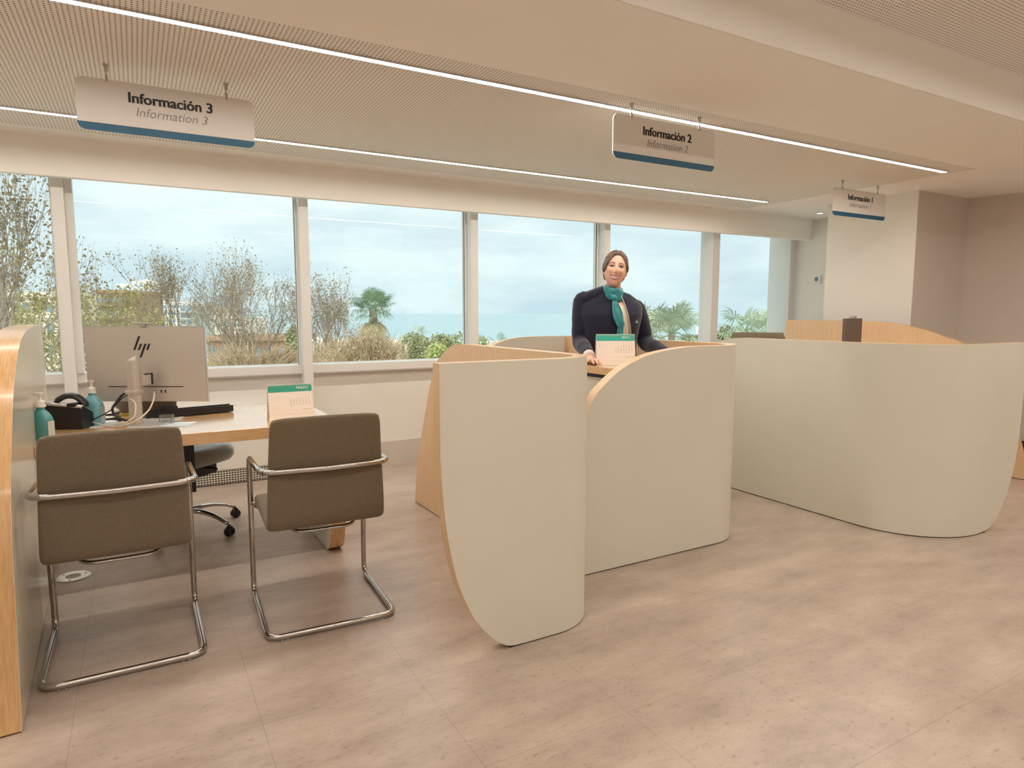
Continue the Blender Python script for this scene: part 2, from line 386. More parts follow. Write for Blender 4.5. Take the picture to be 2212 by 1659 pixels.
# ---------------------------------------------------------------- hanging signs
def sign(cx, y, es, en, n, lab):
    s = empty('hanging_sign', (cx, y, 2.24), lab, 'sign', 'hanging information signs')
    w, z0, z1, R = .378, 2.152, 2.385, .035
    def outline(y, inset=0):
        pts = []
        for (px, pzz, a0) in ((cx+w-R, z1-R, 0), (cx-w+R, z1-R, 90), (cx-w+R, z0+R, 180), (cx+w-R, z0+R, 270)):
            for j in range(7):
                a = math.radians(a0+15*j); pts.append(Vector((px+(R)*math.cos(a), y, pzz+(R)*math.sin(a))))
        return pts
    q = MB(); q.rings([outline(y-.004), outline(y+.004)]); q.build('board', 'sign_white', s)
    zb = z0+.034
    for yy, nm in ((y-.0046, 'blue_band'),):
        pts = [Vector((cx-w, yy, zb)), Vector((cx+w, yy, zb))]
        lo = [Vector((cx+w-R+R*math.cos(math.radians(a)), yy, z0+R+R*math.sin(math.radians(a)))) for a in range(0, -91, -15)]
        lo2 = [Vector((cx-w+R-R*math.sin(math.radians(90-a)), yy, z0+R-R*math.cos(math.radians(90-a)))) for a in range(0, 91, 15)]
        lo2 = [Vector((cx-w+R+R*math.cos(math.radians(a)), yy, z0+R+R*math.sin(math.radians(a)))) for a in range(270, 179, -15)]
        ring = [pts[0], pts[1]] + lo + lo2
        q = MB(); q.rings([ring, [v+Vector((0, .0006, 0)) for v in ring]]); q.build(nm, 'sign_blue', s)
    M = frame((cx+.008, y-.0048, 2.316), (1, 0, 0), (0, 0, 1)); text_mesh('spanish_text', 'Información %s' % n, .066, M, 'ink_black', s, bold=.0006, sx=.98, heavy=.0017)
    M = frame((cx+.008, y-.0048, 2.255), (1, 0, 0), (0, 0, 1)); text_mesh('english_text', 'Information %s' % n, .057, M, 'ink', s, bold=-.0006, shear=.22, sx=.98)
    for dx in (-.253, .253):
        x = cx+dx; q = MB()
        q.lathe([(.001, 0), (.013, 0), (.013, -.006), (.008, -.012), (.008, -.030), (.003, -.034), (.001, -.035)], 12, Matrix.Translation((x, y, ZC)))
        q.tube([(x, y, ZC-.03), (x, y, ZC-.042)], .0022, 6)
        q.lathe([(.001, -.040), (.004, -.042), (.0065, -.055), (.006, -.068), (.003, -.074), (.001, -.074)], 10, Matrix.Translation((x, y, ZC)))
        q.box(x-.005, x+.005, y-.006, y+.006, z1-.012, z1+.004)
        q.build('hanger', 'grey_plastic', s, smooth=False)
    return s
sign(.193, 3.64, 0, 0, '3', 'hanging white sign reading Información 3, largest and leftmost of the signs')
sign(2.644, 2.885, 0, 0, '2', 'hanging white sign reading Información 2, overlapping the bright light line')
sign(5.553, 3.595, 0, 0, '1', 'hanging white sign reading Información 1, smallest and nearest the column')
# ---------------------------------------------------------------- floor socket plate
fp = empty('floor_plate', (-.345, 3.86, 0), 'round metal floor plate with a dark centre beside the left partition', 'floor outlet')
MB().lathe([(.034, .001), (.034, .004), (.072, .004), (.078, .001)], 32, Matrix.Translation((-.345, 3.86, 0))).build('ring', 'alu', fp, smooth=False)
MB().lathe([(.001, .0008), (.034, .0008), (.034, .0012), (.001, .002)], 24, Matrix.Translation((-.345, 3.86, 0))).build('cap', 'grey_plastic', fp)
for a in (20, 140, 260):
    MB().lathe([(.001, .0052), (.004, .0052), (.004, .003)], 8, Matrix.Translation((-.345+.056*math.cos(math.radians(a)), 3.86+.056*math.sin(math.radians(a)), 0))).build('screw', 'black_plastic', fp)
# ================================================================= curved partitions
def partition(path, ztop, zbot, t, side, label, core='oak_veneer', edge='oak_lacquer', skin='laminate', skin_in=None, group=None, cat='partition'):
    """path: plan points of the OUTER face; ztop/zbot: functions of (index, point); side: +1 = thickness to the left of travel"""
    P = [Vector((p[0], p[1], 0)) for p in path]; N = len(P); nr = []
    for i in range(N):
        d = (P[min(i+1, N-1)]-P[max(i-1, 0)]).normalized(); nr.append(Vector((-d.y, d.x, 0))*side)
    zt = [ztop(i, p) for i, p in enumerate(path)]; zb = [zbot(i, p) for i, p in enumerate(path)]
    root = empty('partition', (P[N//2].x, P[N//2].y, 0), label, cat, group)
    def slab(a, b, ins=0., mi_faces=(0, 0, 1, 1)):
        q = MB()
        O = [p+n*a for p, n in zip(P, nr)]; I = [p+n*b for p, n in zip(P, nr)]
        Z = lambda v, z: Vector((v.x, v.y, z))
        for i in range(N-1):
            q.add([Z(O[i], zb[i]), Z(O[i+1], zb[i+1]), Z(O[i+1], zt[i+1]), Z(O[i], zt[i])], [(0, 1, 2, 3)], mi_faces[0])
            q.add([Z(I[i], zb[i]), Z(I[i+1], zb[i+1]), Z(I[i+1], zt[i+1]), Z(I[i], zt[i])], [(0, 3, 2, 1)], mi_faces[1])
            q.add([Z(O[i], zt[i]), Z(O[i+1], zt[i+1]), Z(I[i+1], zt[i+1]), Z(I[i], zt[i])], [(0, 1, 2, 3)], mi_faces[2])
            q.add([Z(O[i], zb[i]), Z(O[i+1], zb[i+1]), Z(I[i+1], zb[i+1]), Z(I[i], zb[i])], [(0, 3, 2, 1)], mi_faces[3])
        for i in (0, N-1):
            q.add([Z(O[i], zb[i]), Z(I[i], zb[i]), Z(I[i], zt[i]), Z(O[i], zt[i])], [(0, 1, 2, 3)], mi_faces[2])
        return q
    def fin(q, nm, ms):
        o = q.build(nm, ms, root, smooth=True)
        bm = bmesh.new(); bm.from_mesh(o.data); bmesh.ops.remove_doubles(bm, verts=bm.verts, dist=.0002)
        bmesh.ops.dissolve_degenerate(bm, edges=bm.edges, dist=.0002)
        bmesh.ops.recalc_face_normals(bm, faces=bm.faces); bm.to_mesh(o.data); bm.free()
        try: o.data.set_sharp_from_angle(angle=math.radians(35))
        except Exception: pass
        return o
    fin(slab(.0015, t), 'wood_core', [core, core, edge])
    fin(slab(0, .0015, mi_faces=(0, 0, 0, 0)), 'laminate_face', [skin])
    if skin_in:
        fin(slab(t, t+.0015, mi_faces=(0, 0, 0, 0)), 'inner_laminate', [skin_in])
    # black strip standing in for the shadow gap along the foot
    q = MB()
    idx = [i for i in range(N) if zb[i] < .012]
    if len(idx) > 1:
        O = [P[i]+nr[i]*.006 for i in idx]; I = [P[i]+nr[i]*(t-.006) for i in idx]
        for j in range(len(idx)-1):
            vs = [O[j], O[j+1], I[j+1], I[j]]; q.add([*vs, *[v+Vector((0, 0, .010)) for v in vs]], [(0, 1, 2, 3), (4, 7, 6, 5), (0, 4, 5, 1), (1, 5, 6, 2), (2, 6, 7, 3), (3, 7, 4, 0)])
        q.build('foot_strip', 'shade_black', root)
    return root
def arc(cx, cy, r, a0, a1, n=18): return [(cx+r*math.cos(math.radians(a0+(a1-a0)*i/n)), cy+r*math.sin(math.radians(a0+(a1-a0)*i/n))) for i in range(n+1)]
HT = 1.142; GZ = .006
# --- front partition of station 2 (centre): near leg along X, rounded corner, long leg toward the windows
profA = [(.931, 1.142), (.929, .80), (.934, .70), (.946, .558), (.970, .415), (.999, .302), (1.040, .203), (1.075, .139), (1.136, .067), (1.205, .015), (1.285, GZ)]
ptsA = [(x, 2.15) for x, z in ([(.9285, .80)]+[(v.x, v.y) for v in smoothcurve([(a, b) for a, b in profA[2:]], 6)])]
zbA = sorted([(v.x, v.y) for v in smoothcurve([(a, b) for a, b in profA[2:]], 6)]); zbA = [(.9285, .80)] + zbA
farA = [(3.40, 1.142), (3.50, 1.1395), (3.60, 1.128), (3.72, 1.085), (3.85, 1.0), (3.96, .84), (4.057, .633), (4.13, .47), (4.195, .289), (4.235, .13), (4.255, GZ+.004)]
farAs = [(v.x, v.y) for v in smoothcurve(farA, 5)]
t_ = .060
pA = ptsA + [(1.35, 2.15), (1.45, 2.15)] + arc(1.45, 2.40, .25, -90, 0, 22)[1:] + [(1.70, 2.8), (1.70, 3.2)] + [(1.70, y) for y, z in farAs]
partition(pA, lambda i, p: interp(farAs, p[1]) if p[0] > 1.69 and p[1] > 3.3 else HT, lambda i, p: interp(zbA, p[0]) if p[1] < 2.16 else GZ, t_, 1,
          'cream curved partition in the centre foreground, its free end rounded down to the floor')
# --- station 2 right partition: quarter-arc shoulder on the left, corner, leg toward the windows
profB = [(1.80, .30), (1.815, .50), (1.845, .66), (1.905, .83), (1.949, .908), (1.991, .952), (2.077, 1.017), (2.165, 1.063), (2.287, 1.104), (2.413, 1.126), (2.56, 1.140), (2.66, 1.142)]
sB = [(v.x, v.y) for v in smoothcurve(profB, 5)]
farB = [(y+.90, z) for y, z in farAs]
pB = [(x, 2.59) for x, z in sB] + [(2.75, 2.59), (2.83, 2.59)] + arc(2.84, 2.84, .25, -90, 0, 22)[1:] + [(3.09, 3.2), (3.09, 3.8)] + [(3.09, y) for y, z in farB]
partition(pB, lambda i, p: (interp(sB, p[0]) if p[1] < 2.60 else (interp(farB, p[1]) if p[1] > 4.2 and p[0] > 3.08 else HT)), lambda i, p: GZ, t_, 1,
          'cream curved partition in front of the standing person, with an arched oak-edged shoulder')
# --- station 1 left partition
farC = [(y-.10, z) for y, z in farAs]
profC = [(4.31, GZ), (4.40, .009), (4.465, .024), (4.54, .075), (4.617, .17), (4.665, .26), (4.701, .365), (4.722, .45), (4.736, .56), (4.748, .80), (4.752, .81)]
sC = [(v.x, v.y) for v in smoothcurve(profC, 5)]
pC = [(3.855, y) for y, z in reversed(farC)] + [(3.853, 3.0), (3.85, 2.7), (3.85, 2.45)] + arc(4.31, 2.39, .46, 180, 270, 28)[1:] + [(x, 1.93) for x, z in sC[1:]]
partition(pC, lambda i, p: interp(farC, p[1]) if p[1] > 3.2 else HT, lambda i, p: interp(sC, p[0]) if p[1] < 1.94 and p[0] > 4.3 else GZ, t_, 1,
          'large cream curved partition at the right, sweeping round a wide rounded corner')
# --- tall side panels (left edge of the picture and right of station 1)
def tall(x0, x1, pr, yend, label, face, ztop=1.26, mi=(0, 1)):
    root = empty('side_panel', ((x0+x1)/2, yend-.6, 0), label, 'partition')
    c = [(v.x, v.y) for v in smoothcurve(pr, 4)]; ring = [(y, z) for y, z in c] + [(yend, ztop), (yend, .006)]
    ring[0] = (ring[0][0], .006)
    q = MB()
    q.rings([[Vector((x, y, z)) for y, z in ring] for x in (x0, x1)])
    o = q.build('wood_core', ['oak_edge'], root, smooth=True)
    o.data.set_sharp_from_angle(angle=math.radians(35))
    xf = x1 if face > 0 else x0; e = .0012*face
    q = MB(); rr = [(y, z) for y, z in ring]
    q.rings([[Vector((xf, y, z)) for y, z in rr], [Vector((xf+e, y, z)) for y, z in rr]]); q.build('inner_face', mi[0], root)
    return root
# bottom corner measured at y=2.50, leaning back to the profile
prL = [(2.455, .0), (2.494, .155), (2.520, .275), (2.546, .413), (2.580, .560), (2.630, .700), (2.692, .795), (2.785, .900), (2.934, 1.046), (3.097, 1.142), (3.290, 1.212), (3.57, 1.248), (3.90, 1.260)]
tall(-.520, -.425, prL, 4.32, 'tall oak-edged side panel at the left edge beside the desk', 1, 1.262, ('laminate_gloss', 0)).rotation_euler.z = math.radians(1.86)
tall(6.07, 6.13, [(2.40, 0), (2.48, .3), (2.60, .6), (2.75, .85), (2.934, 1.060), (3.085, 1.118), (3.243, 1.172), (3.491, 1.222), (3.66, 1.240), (3.85, 1.247)], 4.70, 'oak side panel at the far right with a sloping top edge', -1, 1.251, ('oak_veneer', 0))
# --- low wing behind the standing person
pE = [(2.344, 1.075), (2.40, 1.100), (2.47, 1.120), (2.568, 1.134), (2.694, 1.139), (2.76, 1.140), (3.0, 1.140)]
pE = [(2.14, .006), (2.145, .4), (2.17, .75), (2.22, .93), (2.28, 1.03)] + pE
sE = [(v.x, v.y) for v in smoothcurve(pE, 4)]
root = empty('back_wing', (2.6, 4.43, 0), 'low cream partition wing behind the standing person, left end arched', 'partition')
ring = [(x, z) for x, z in sE] + [(3.0, .006)]
q = MB().rings([[Vector((x, y, z)) for x, z in ring] for y in (4.402, 4.455)]); o = q.build('wood_core', 'oak_veneer', root, smooth=True); o.data.set_sharp_from_angle(angle=math.radians(35))
q = MB().rings([[Vector((x, y, z)) for x, z in ring] for y in (4.40, 4.402)]); q.build('laminate_face', 'laminate', root)
# ================================================================= desk of station 3
dk = empty('desk', (.25, 3.9, 0), 'oak-topped desk with an office chair behind, under the information 3 sign', 'desk')
MB().box(-.414, .917, 3.44, 4.33, .692, .750).build('desktop', 'oak_desk', dk, bevel=.002)
pp = [(3.60, .006), (3.555, .03), (3.52, .09), (3.495, .18), (3.475, .32), (3.47, .690)]
cc = [(v.x, v.y) for v in smoothcurve(pp, 5)]; ring = cc + [(4.26, .690), (4.26, .006)]
q = MB().rings([[Vector((x, y, z)) for y, z in ring] for x in (.862, .940)]); o = q.build('side_leg', 'oak_edge', dk, smooth=True); o.data.set_sharp_from_angle(angle=math.radians(30))
q = MB().rings([[Vector((x, y, z)) for y, z in ring] for x in (.860, .862)]); q.build('leg_laminate', 'laminate', dk)
MB().box(.866, .936, 3.61, 4.24, 0, .008).build('foot_strip', 'shade_black', dk)  # black strip in place of the shade under the leg
MB().box(-.37, .80, 3.80, 3.86, .640, .692).build('cable_tray', 'grey_plastic', dk)
MB().box(.175, .238, 3.93, 3.98, .34, .692).build('cable_duct', 'black_plastic', dk, bevel=.004)
# ================================================================= visitor chairs (cantilever)
def visitor_chair(X, Y, label):
    """built around its own origin, then placed: X = centre, Y = rear floor bar"""
    g = 'visitor chairs at the left desk'
    c = empty('visitor_chair', (0, 0, 0), label, 'chair', g)
    w = .262; r = .0125
    # tube: floor U, front legs, arms, back bar
    path = [(0, 0, .016), (w, 0, .016), (w, .53, .016), (w, .50, .663), (w, .030, .690), (0, .016, .688)]
    half = [Vector(p) for p in path]
    full = [Vector((-p.x, p.y, p.z)) for p in reversed(half)][1:-1]
    loop = half + full
    # fillet the closed loop
    R = {1: .06, 2: .055, 3: .05, 4: .075}
    def rr(i): 
        k = i if i < 6 else 10-i
        return R.get(k, 0)
    out = []
    N = len(loop)
    for i in range(N):
        a, p, b = loop[i-1], loop[i], loop[(i+1) % N]; ra = rr(i)
        if ra == 0: out.append(p); continue
        p0 = p+(a-p).normalized()*ra; p1 = p+(b-p).normalized()*ra
        for j in range(8):
            t = j/7; out.append(p0*(1-t)**2+p*2*t*(1-t)+p1*t*t)
    MB().tube(out, r, 14, closed=True).build('frame', 'chrome', c, smooth=True)
    # back bar bows behind the shell: done above; seat support tube under the shell
    s = fillet([(-w+.012, .46, .445), (-.19, .42, .417), (-.12, .115, .402), (.12, .115, .402), (.19, .42, .417), (w-.012, .46, .445)], [.03, .06, .06, .03])
    MB().tube(s, .008, 10).build('seat_support', 'chrome', c, smooth=True)
    for sx in (-1, 1):
        MB().tube([(sx*(w), .505, .445), (sx*(w-.03), .50, .445)], .010, 10).build('clamp', 'chrome', c, smooth=True)
    # upholstered shell: seat + back in one bent sheet
    prof = [(.565, .455), (.545, .475), (.45, .482), (.30, .476), (.20, .470), (.140, .472), (.110, .484), (.094, .508), (.086, .55), (.080, .61), (.072, .70), (.058, .80), (.048, .880), (.044, .906)]
    bprof = [(.565, .445), (.540, .430), (.45, .428), (.30, .428), (.20, .428), (.130, .428), (.080, .430), (.052, .446), (.043, .49), (.041, .54), (.041, .61), (.040, .70), (.030, .80), (.020, .880), (.022, .906)]
    P1 = smoothcurve(prof, 5); P2 = smoothcurve(bprof, 5)
    n = 60
    def res(P, n):
        L = [0]
        for a, b in zip(P, P[1:]): L.append(L[-1]+(b-a).length)
        o = []
        for i in range(n+1):
            t = L[-1]*i/n; k = max(j for j in range(len(L)) if L[j] <= t+1e-9); k = min(k, len(P)-2)
            o.append(P[k].lerp(P[k+1], (t-L[k])/max(L[k+1]-L[k], 1e-9)))
        return o
    A_, B_ = res(P1, n), res(P2, n)
    q = MB(); W = .222; rings = []
    for i in range(n+1):
        a, b = A_[i], B_[i]; ww = W + interp([(.45, .023), (.60, .016), (.90, 0)], a.y); W0 = ww
        ed = min(i, n-i)
        if ed < 3: ww = W0 - .012*(1-ed/3)**2
        m = (a+b)/2; h = (b-a)/2; ring = []
        UU = [-1, -.985, -.96, -.9]+[j/8 for j in range(-6, 7)]+[.9, .96, .985, 1]
        for sgn, us in ((1, UU), (-1, UU[::-1])):
            for u in us:
                f = 1-abs(u)**40*.7; ring.append(Vector((u*ww, m.x - h.x*f*sgn, m.y - h.y*f*sgn)))
        rings.append(ring)
    q.rings(rings); o = q.build('shell', 'taupe_fabric', c, smooth=True)
    o.modifiers.new('sub', 'SUBSURF').levels = 1; o.modifiers['sub'].render_levels = 1
    # glides under the rear and front of the floor loop
    for gx, gy in ((-w+.065, 0), (w-.065, 0), (-w, .44), (w, .44)):
        q = MB()
        for k in (-.011, .011):
            if gy == 0: q.tube([(gx+k, 0, .0155), (gx+k, 0, .0005)], .0065, 8)
            else: q.tube([(gx, gy+k, .0155), (gx, gy+k, .0005)], .0065, 8)
        q.build('glide', 'clear_plastic', c, smooth=True)
    return c
c1 = visitor_chair(0, 0, 'taupe visitor chair on chrome cantilever frame, closest to the left side panel')
c2 = copy_tree(c1); c2['label'] = 'taupe visitor chair on chrome cantilever frame, standing in front of the desk calendar'
c1.location = (-.098, 2.685, 0); c2.location = (.655, 2.655, 0); c2.rotation_euler = (0, 0, math.radians(-2.5))
# ================================================================= office chair
def office_chair(loc, rz, label, back_top, arms=False):
    c = empty('office_chair', (0, 0, 0), label, 'chair')
    for k in range(5):
        a = math.radians(72*k); d = Vector((math.cos(a), math.sin(a), 0)); pe = Vector((-d.y, d.x, 0))
        pts = smoothcurve([d*.03+Vector((0, 0, .125)), d*.12+Vector((0, 0, .128)), d*.22+Vector((0, 0, .112)), d*.315+Vector((0, 0, .075))], 4)
        leg = MB().tube(pts, [.024-.010*i/len(pts) for i in range(len(pts))], 12, flat=(.75, 1.1)).build('base_leg', 'chrome', c, smooth=True)
        cpos = d*.322
        q = MB()
        for s in (-1, 1):
            p = cpos+pe*(.013*s)+Vector((0, 0, .0265)); q.tube([p-pe*.009, p-pe*.006, p+pe*.006, p+pe*.009], [.021, .026, .026, .021], 20)
        q.tube([cpos+Vector((0, 0, .07)), cpos+Vector((0, 0, .03))], .007, 8)
        q.tube([cpos-pe*.012+Vector((0, 0, .05)), cpos+pe*.012+Vector((0, 0, .05))], .014, 10)
        q.build('caster', 'black_gloss', c, smooth=True, auto=40)
    MB().lathe([(.001, .09), (.035, .09), (.038, .15), (.026, .16), (.026, .27), (.016, .275), (.016, .40), (.001, .40)], 20).build('gas_lift', 'black_plastic', c, smooth=True, auto=40)
    q = MB().box(-.10, .15, -.13, .11, .350, .425); q.tube([(.05, 0, .40), (.20, .02, .40), (.235, .02, .395)], .008, 8); q.build('mechanism', 'black_plastic', c, bevel=.01)
    q = MB(); rings = []
    for z, s in ((.420, .80), (.430, .95), (.455, 1.02), (.490, 1.02), (.515, .96), (.528, .80), (.533, .40)):
        rings.append([Vector((.245*s*math.copysign(abs(math.cos(a))**.55, math.cos(a)), .235*s*math.copysign(abs(math.sin(a))**.55, math.sin(a)), z)) for a in [2*math.pi*j/40 for j in range(40)]])
    q.rings(rings).build('seat', 'grey_vinyl', c, smooth=True)
    bt = back_top
    q = MB().tube([(0, -.10, .40), (0, -.27, .41), (0, -.305, .50), (0, -.29, bt-.25)], .028, 10, flat=(.6, 1.3)); q.build('back_upright', 'black_plastic', c, smooth=True)
    q = MB(); rings = []
    for i in range(13):
        z = .56+(bt-.56)*i/12; ww = .215 - (.02 if i in (0, 12) else 0) ; th = .022 if 0 < i < 12 else .012; y0 = -.25-.025*math.sin(math.pi*i/12)
        rings.append([Vector((ww*math.copysign(abs(math.cos(a))**.4, math.cos(a)), y0+.03*(abs(math.cos(a))**2)+th*math.sin(a), z)) for a in [2*math.pi*j/32 for j in range(32)]])
    q.rings(rings).build('backrest', 'taupe_fabric', c, smooth=True)
    c.location = loc; c.rotation_euler = (0, 0, rz); return c
office_chair((.20, 4.37, 0), math.radians(-48), 'grey-seated office chair on a chrome five-star base with black casters behind the desk', .90)
oc = dep(1636, 735, 5.35)
od = Vector((oc.x, oc.y, 0)).normalized(); oc += od*.29
office_chair((oc.x, oc.y, 0), math.atan2(od.y, od.x)-math.pi/2, 'office chair with only its taupe backrest top showing above the right partition', 1.165)
# ================================================================= things on the desk of station 3
ZD = .7502
def local(M): return lambda x, y, z: M @ Vector((x, y, z))
# monitor seen from behind: local x = picture right, y = up, z = toward the viewer
mc = dep(315, 787, 3.43)
mo = empty('monitor', (mc.x, mc.y, ZD), 'silver computer monitor seen from behind with a black logo, on the desk', 'monitor')
M = frame(mc, RT, (0, 0, 1)); Wm, Hm = .313, .196
q = MB(); q.box(-Wm, Wm, -Hm, Hm, -.014, 0, M=M); q.build('housing', 'silver_plastic', mo, bevel=.003)
q = MB(); q.box(-Wm+.002, Wm-.002, -Hm+.002, Hm-.002, -.016, -.0142, M=M); q.build('screen', 'black_gloss', mo)
q = MB(); q.box(-Wm-.0015, Wm+.0015, Hm, Hm+.003, -.016, .001, M=M); q.box(Wm, Wm+.003, -Hm, Hm, -.016, .001, M=M); q.build('rim', 'alu', mo)
def onmon(x, y): 
    r = ray(x, y); n = -RT.cross(Vector((0, 0, 1))); t = (mc-Vector((0, 0, HC))).dot(n)/r.dot(n); w = Vector((0, 0, HC))+r*t-mc
    return w.dot(RT), w.z
def bar(q, x0, y0, x1, y1, wpx=4.6, z0=.0002, z1=.0012):
    a, b = onmon(x0, y0), onmon(x1, y1); w = wpx*3.43/FPX
    pts = [(a[0], a[1]), (a[0]+w, a[1]), (b[0]+w, b[1]), (b[0], b[1])]
    q.rings([[M @ Vector((u, v, z)) for u, v in pts] for z in (z0, z1)])
lg = MB()
for bb in ((298.5, 726, 288, 756), (302.5, 742.5, 297.5, 756), (312, 742.5, 301.5, 772), (320.5, 742.5, 315.8, 756)): bar(lg, *bb)
lo = lg.build('logo', 'ink_black', mo); lo['label'] = 'black slanted-stroke logo'
q = MB()
for (xa, xb) in ((235, 281), (310, 396)):
    a, b = onmon(xa, 835), onmon(xb, 835); q.box(a[0], b[0], a[1]-.002, a[1]+.0022, .0002, .0014, M=M)
q.build('vent_slot', 'ink_black', mo)
q = MB()
for xa in (348.5, 357.5): a = onmon(xa, 845); q.box(a[0]-.003, a[0]+.003, a[1]-.008, a[1]+.008, .0002, .0014, M=M)
q.build('port', 'ink_black', mo)
a = onmon(335, 846); q = MB().box(a[0]-.010, a[0]+.010, a[1]-.012, a[1]+.012, .0002, .0016, M=M); q.build('power_socket', 'grey_plastic', mo)
# stand: column nearer the viewer, hinge block, foot
cb = dep(295, 916, 3.345); cb.z = ZD
Mc = frame(cb, RT, (0, 0, 1))
q = MB(); ring = [(-.029, .012), (-.022, .024), (.010, .028), (.026, .020), (.030, 0), (.026, -.018), (-.026, -.018), (-.030, 0)]
q.rings([[Mc @ Vector((u, y, w)) for u, w in ring] for y in (.004, .335)]); top = [Mc @ Vector((u*.98, .345+(.016*u/.03), w*.8)) for u, w in ring]
q.rings([[Mc @ Vector((u, .335, w)) for u, w in ring], top]); q.build('column', 'silver_plastic', mo, bevel=.002)
q = MB(); q.box(-.012, .012, .02, .332, .0265, .0278, M=Mc); q.build('column_seam', 'grey_plastic', mo)
q = MB().box(-.032, .034, .165, .184, -.022, .031, M=Mc); q.build('cable_clip', 'silver_plastic', mo, bevel=.003)
q = MB().box(.016, .050, .205, .262, -.085, -.005, M=Mc); q.build('hinge', 'silver_plastic', mo, bevel=.003)
q = MB().box(.030, .0512, .258, .263, -.083, -.010, M=Mc); q.box(.0505, .0525, .205, .262, -.083, -.070, M=Mc); q.build('hinge_edge', 'ink_black', mo)
q = MB().box(-.13, .14, 0, .008, -.20, .035, M=Mc); q.build('foot', 'silver_plastic', mo, bevel=.003)
q = MB(); a = onmon(309, 699)
q.box(a[0]-.043, a[0]+.048, Hm+.012, Hm+.022, -.012, .012, M=M); q.box(a[0]-.012, a[0]+.014, Hm+.0, Hm+.013, -.008, .010, M=M); q.build('webcam', 'grey_plastic', mo, bevel=.002)
# cables
def cable(name, pts, r, m, label, cat='cable'):
    o = MB().tube(smoothcurve(pts, 8), r, 8).build(name, m, None, smooth=True); tag(o, label, cat); return o
def DP(x, y, d): return dep(x, y, d)
sx_ = onmon(335, 846); sk = M @ Vector((sx_[0], sx_[1], .008))
cable('power_cable', [sk, DP(332, 862, 3.35), DP(322, 885, 3.29), DP(303, 903, 3.265), DP(285, 913, 3.26), DP(262, 921, 3.27), DP(240, 922, 3.29), DP(215, 916, 3.31), DP(190, 909, 3.34)], .0042, 'cable_white', 'cream power cable curving from the monitor back down to the desk')
cable('white_cable', [DP(290, 848, 3.36), DP(281, 850, 3.35), DP(281, 860, 3.31), DP(291, 870, 3.29), DP(293, 885, 3.28), DP(290, 900, 3.27), DP(275, 911, 3.26), DP(250, 917, 3.27)], .004, 'cable_white', 'thin cream cable threaded through the clip of the monitor stand')
cable('display_cable', [DP(283, 846, 3.40), DP(266, 852, 3.39), DP(254, 866, 3.38), DP(243, 882, 3.36), DP(247, 895, 3.34), DP(262, 905, 3.32), DP(283, 911, 3.34)], .0062, 'black_plastic', 'thick black display cable drooping behind the monitor stand')
cable('black_cable', [DP(280, 850, 3.385), DP(262, 862, 3.37), DP(246, 880, 3.35), DP(228, 893, 3.33), DP(200, 907, 3.33), DP(188, 912, 3.35)], .0028, 'black_plastic', 'thin black cable running from the monitor to the telephone')
# coil of cable, white disc, yellow tape
p = pz(243, 912, ZD)
pts = [Vector((p.x+.035*math.cos(a*.5)*(1+.1*math.sin(a*1.3)), p.y+.028*math.sin(a*.5), ZD+.006+.0018*a)) for a in range(0, 26)]
o = MB().tube(pts, .005, 8).build('cable_coil', 'black_plastic', None, smooth=True); tag(o, 'small coil of black cable lying on the desk left of the monitor stand', 'cable')
p = pz(273, 897, ZD); q = MB().lathe([(.022, 0), (.034, 0), (.034, .014), (.022, .014), (.022, 0)], 24, Matrix.Translation((p.x, p.y, ZD))); o = q.build('tape_roll', 'yellow_tape', None, smooth=True, auto=40); tag(o, 'yellow roll of tape behind the monitor stand', 'tape')
p = pz(255, 896, ZD)+Vector((0, .02, 0)); q = MB().lathe([(.001, 0), (.020, .0), (.027, .010), (.025, .026), (.012, .033), (.001, .034)], 20, Matrix.Translation((p.x, p.y, ZD)), sy=1.4); o = q.build('computer_mouse', 'white_plastic', None, smooth=True); tag(o, 'small white computer mouse beside the yellow tape roll', 'mouse')
# telephone (back view): black wedge with silver top plate and handset
ph = pz(139, 928, ZD); Mp = frame((ph.x, ph.y, ZD), RT.lerp(Vector((1, 0, 0)), .15), (0, 0, 1))
te = empty('telephone', (ph.x, ph.y, ZD), 'black desk telephone with a silver faceplate, seen from behind', 'telephone')
# body side profile along z (toward viewer = high back)
q = MB(); prof = [(.0, .0), (.0, .122), (-.012, .130), (-.17, .038), (-.17, 0)]
lowL = .115
rl = [[Mp @ Vector((-.087, y*(1.0), z)) for z, y in prof], [Mp @ Vector((.087, y*.86, z)) for z, y in prof]]
q.rings(rl); q.build('body', 'black_plastic', te, bevel=.004)
q = MB(); pr2 = [(.003, .122), (.003, .132), (-.012, .139), (-.172, .048), (-.172, .040), (-.012, .131)]
q.rings([[Mp @ Vector((-.090, y, z)) for z, y in pr2], [Mp @ Vector((.090, y*.86, z)) for z, y in pr2]]); q.build('faceplate', 'alu', te, bevel=.002)
q = MB().box(.022, .060, .112, .130, -.045, .007, M=Mp); q.build('display_hinge', 'black_plastic', te, bevel=.002)
hp = [Mp @ Vector((-.045, .128, -.02)), Mp @ Vector((-.03, .150, -.035)), Mp @ Vector((.0, .162, -.05)), Mp @ Vector((.04, .155, -.055)), Mp @ Vector((.07, .128, -.055)), Mp @ Vector((.082, .112, -.05))]
MB().tube(smoothcurve(hp, 5), [.013]*3+[.017]*20+[.013]*3, 12, flat=(.8, 1.3)).build('handset', 'black_gloss', te, smooth=True)
MB().tube(smoothcurve([Mp @ Vector((-.075, .128, -.01)), Mp @ Vector((-.055, .130, -.012)), Mp @ Vector((-.04, .122, -.016)), Mp @ Vector((-.02, .127, -.02)), Mp @ Vector((.0, .124, -.03))], 8), .0028, 8).build('cord', 'black_gloss', te, smooth=True)
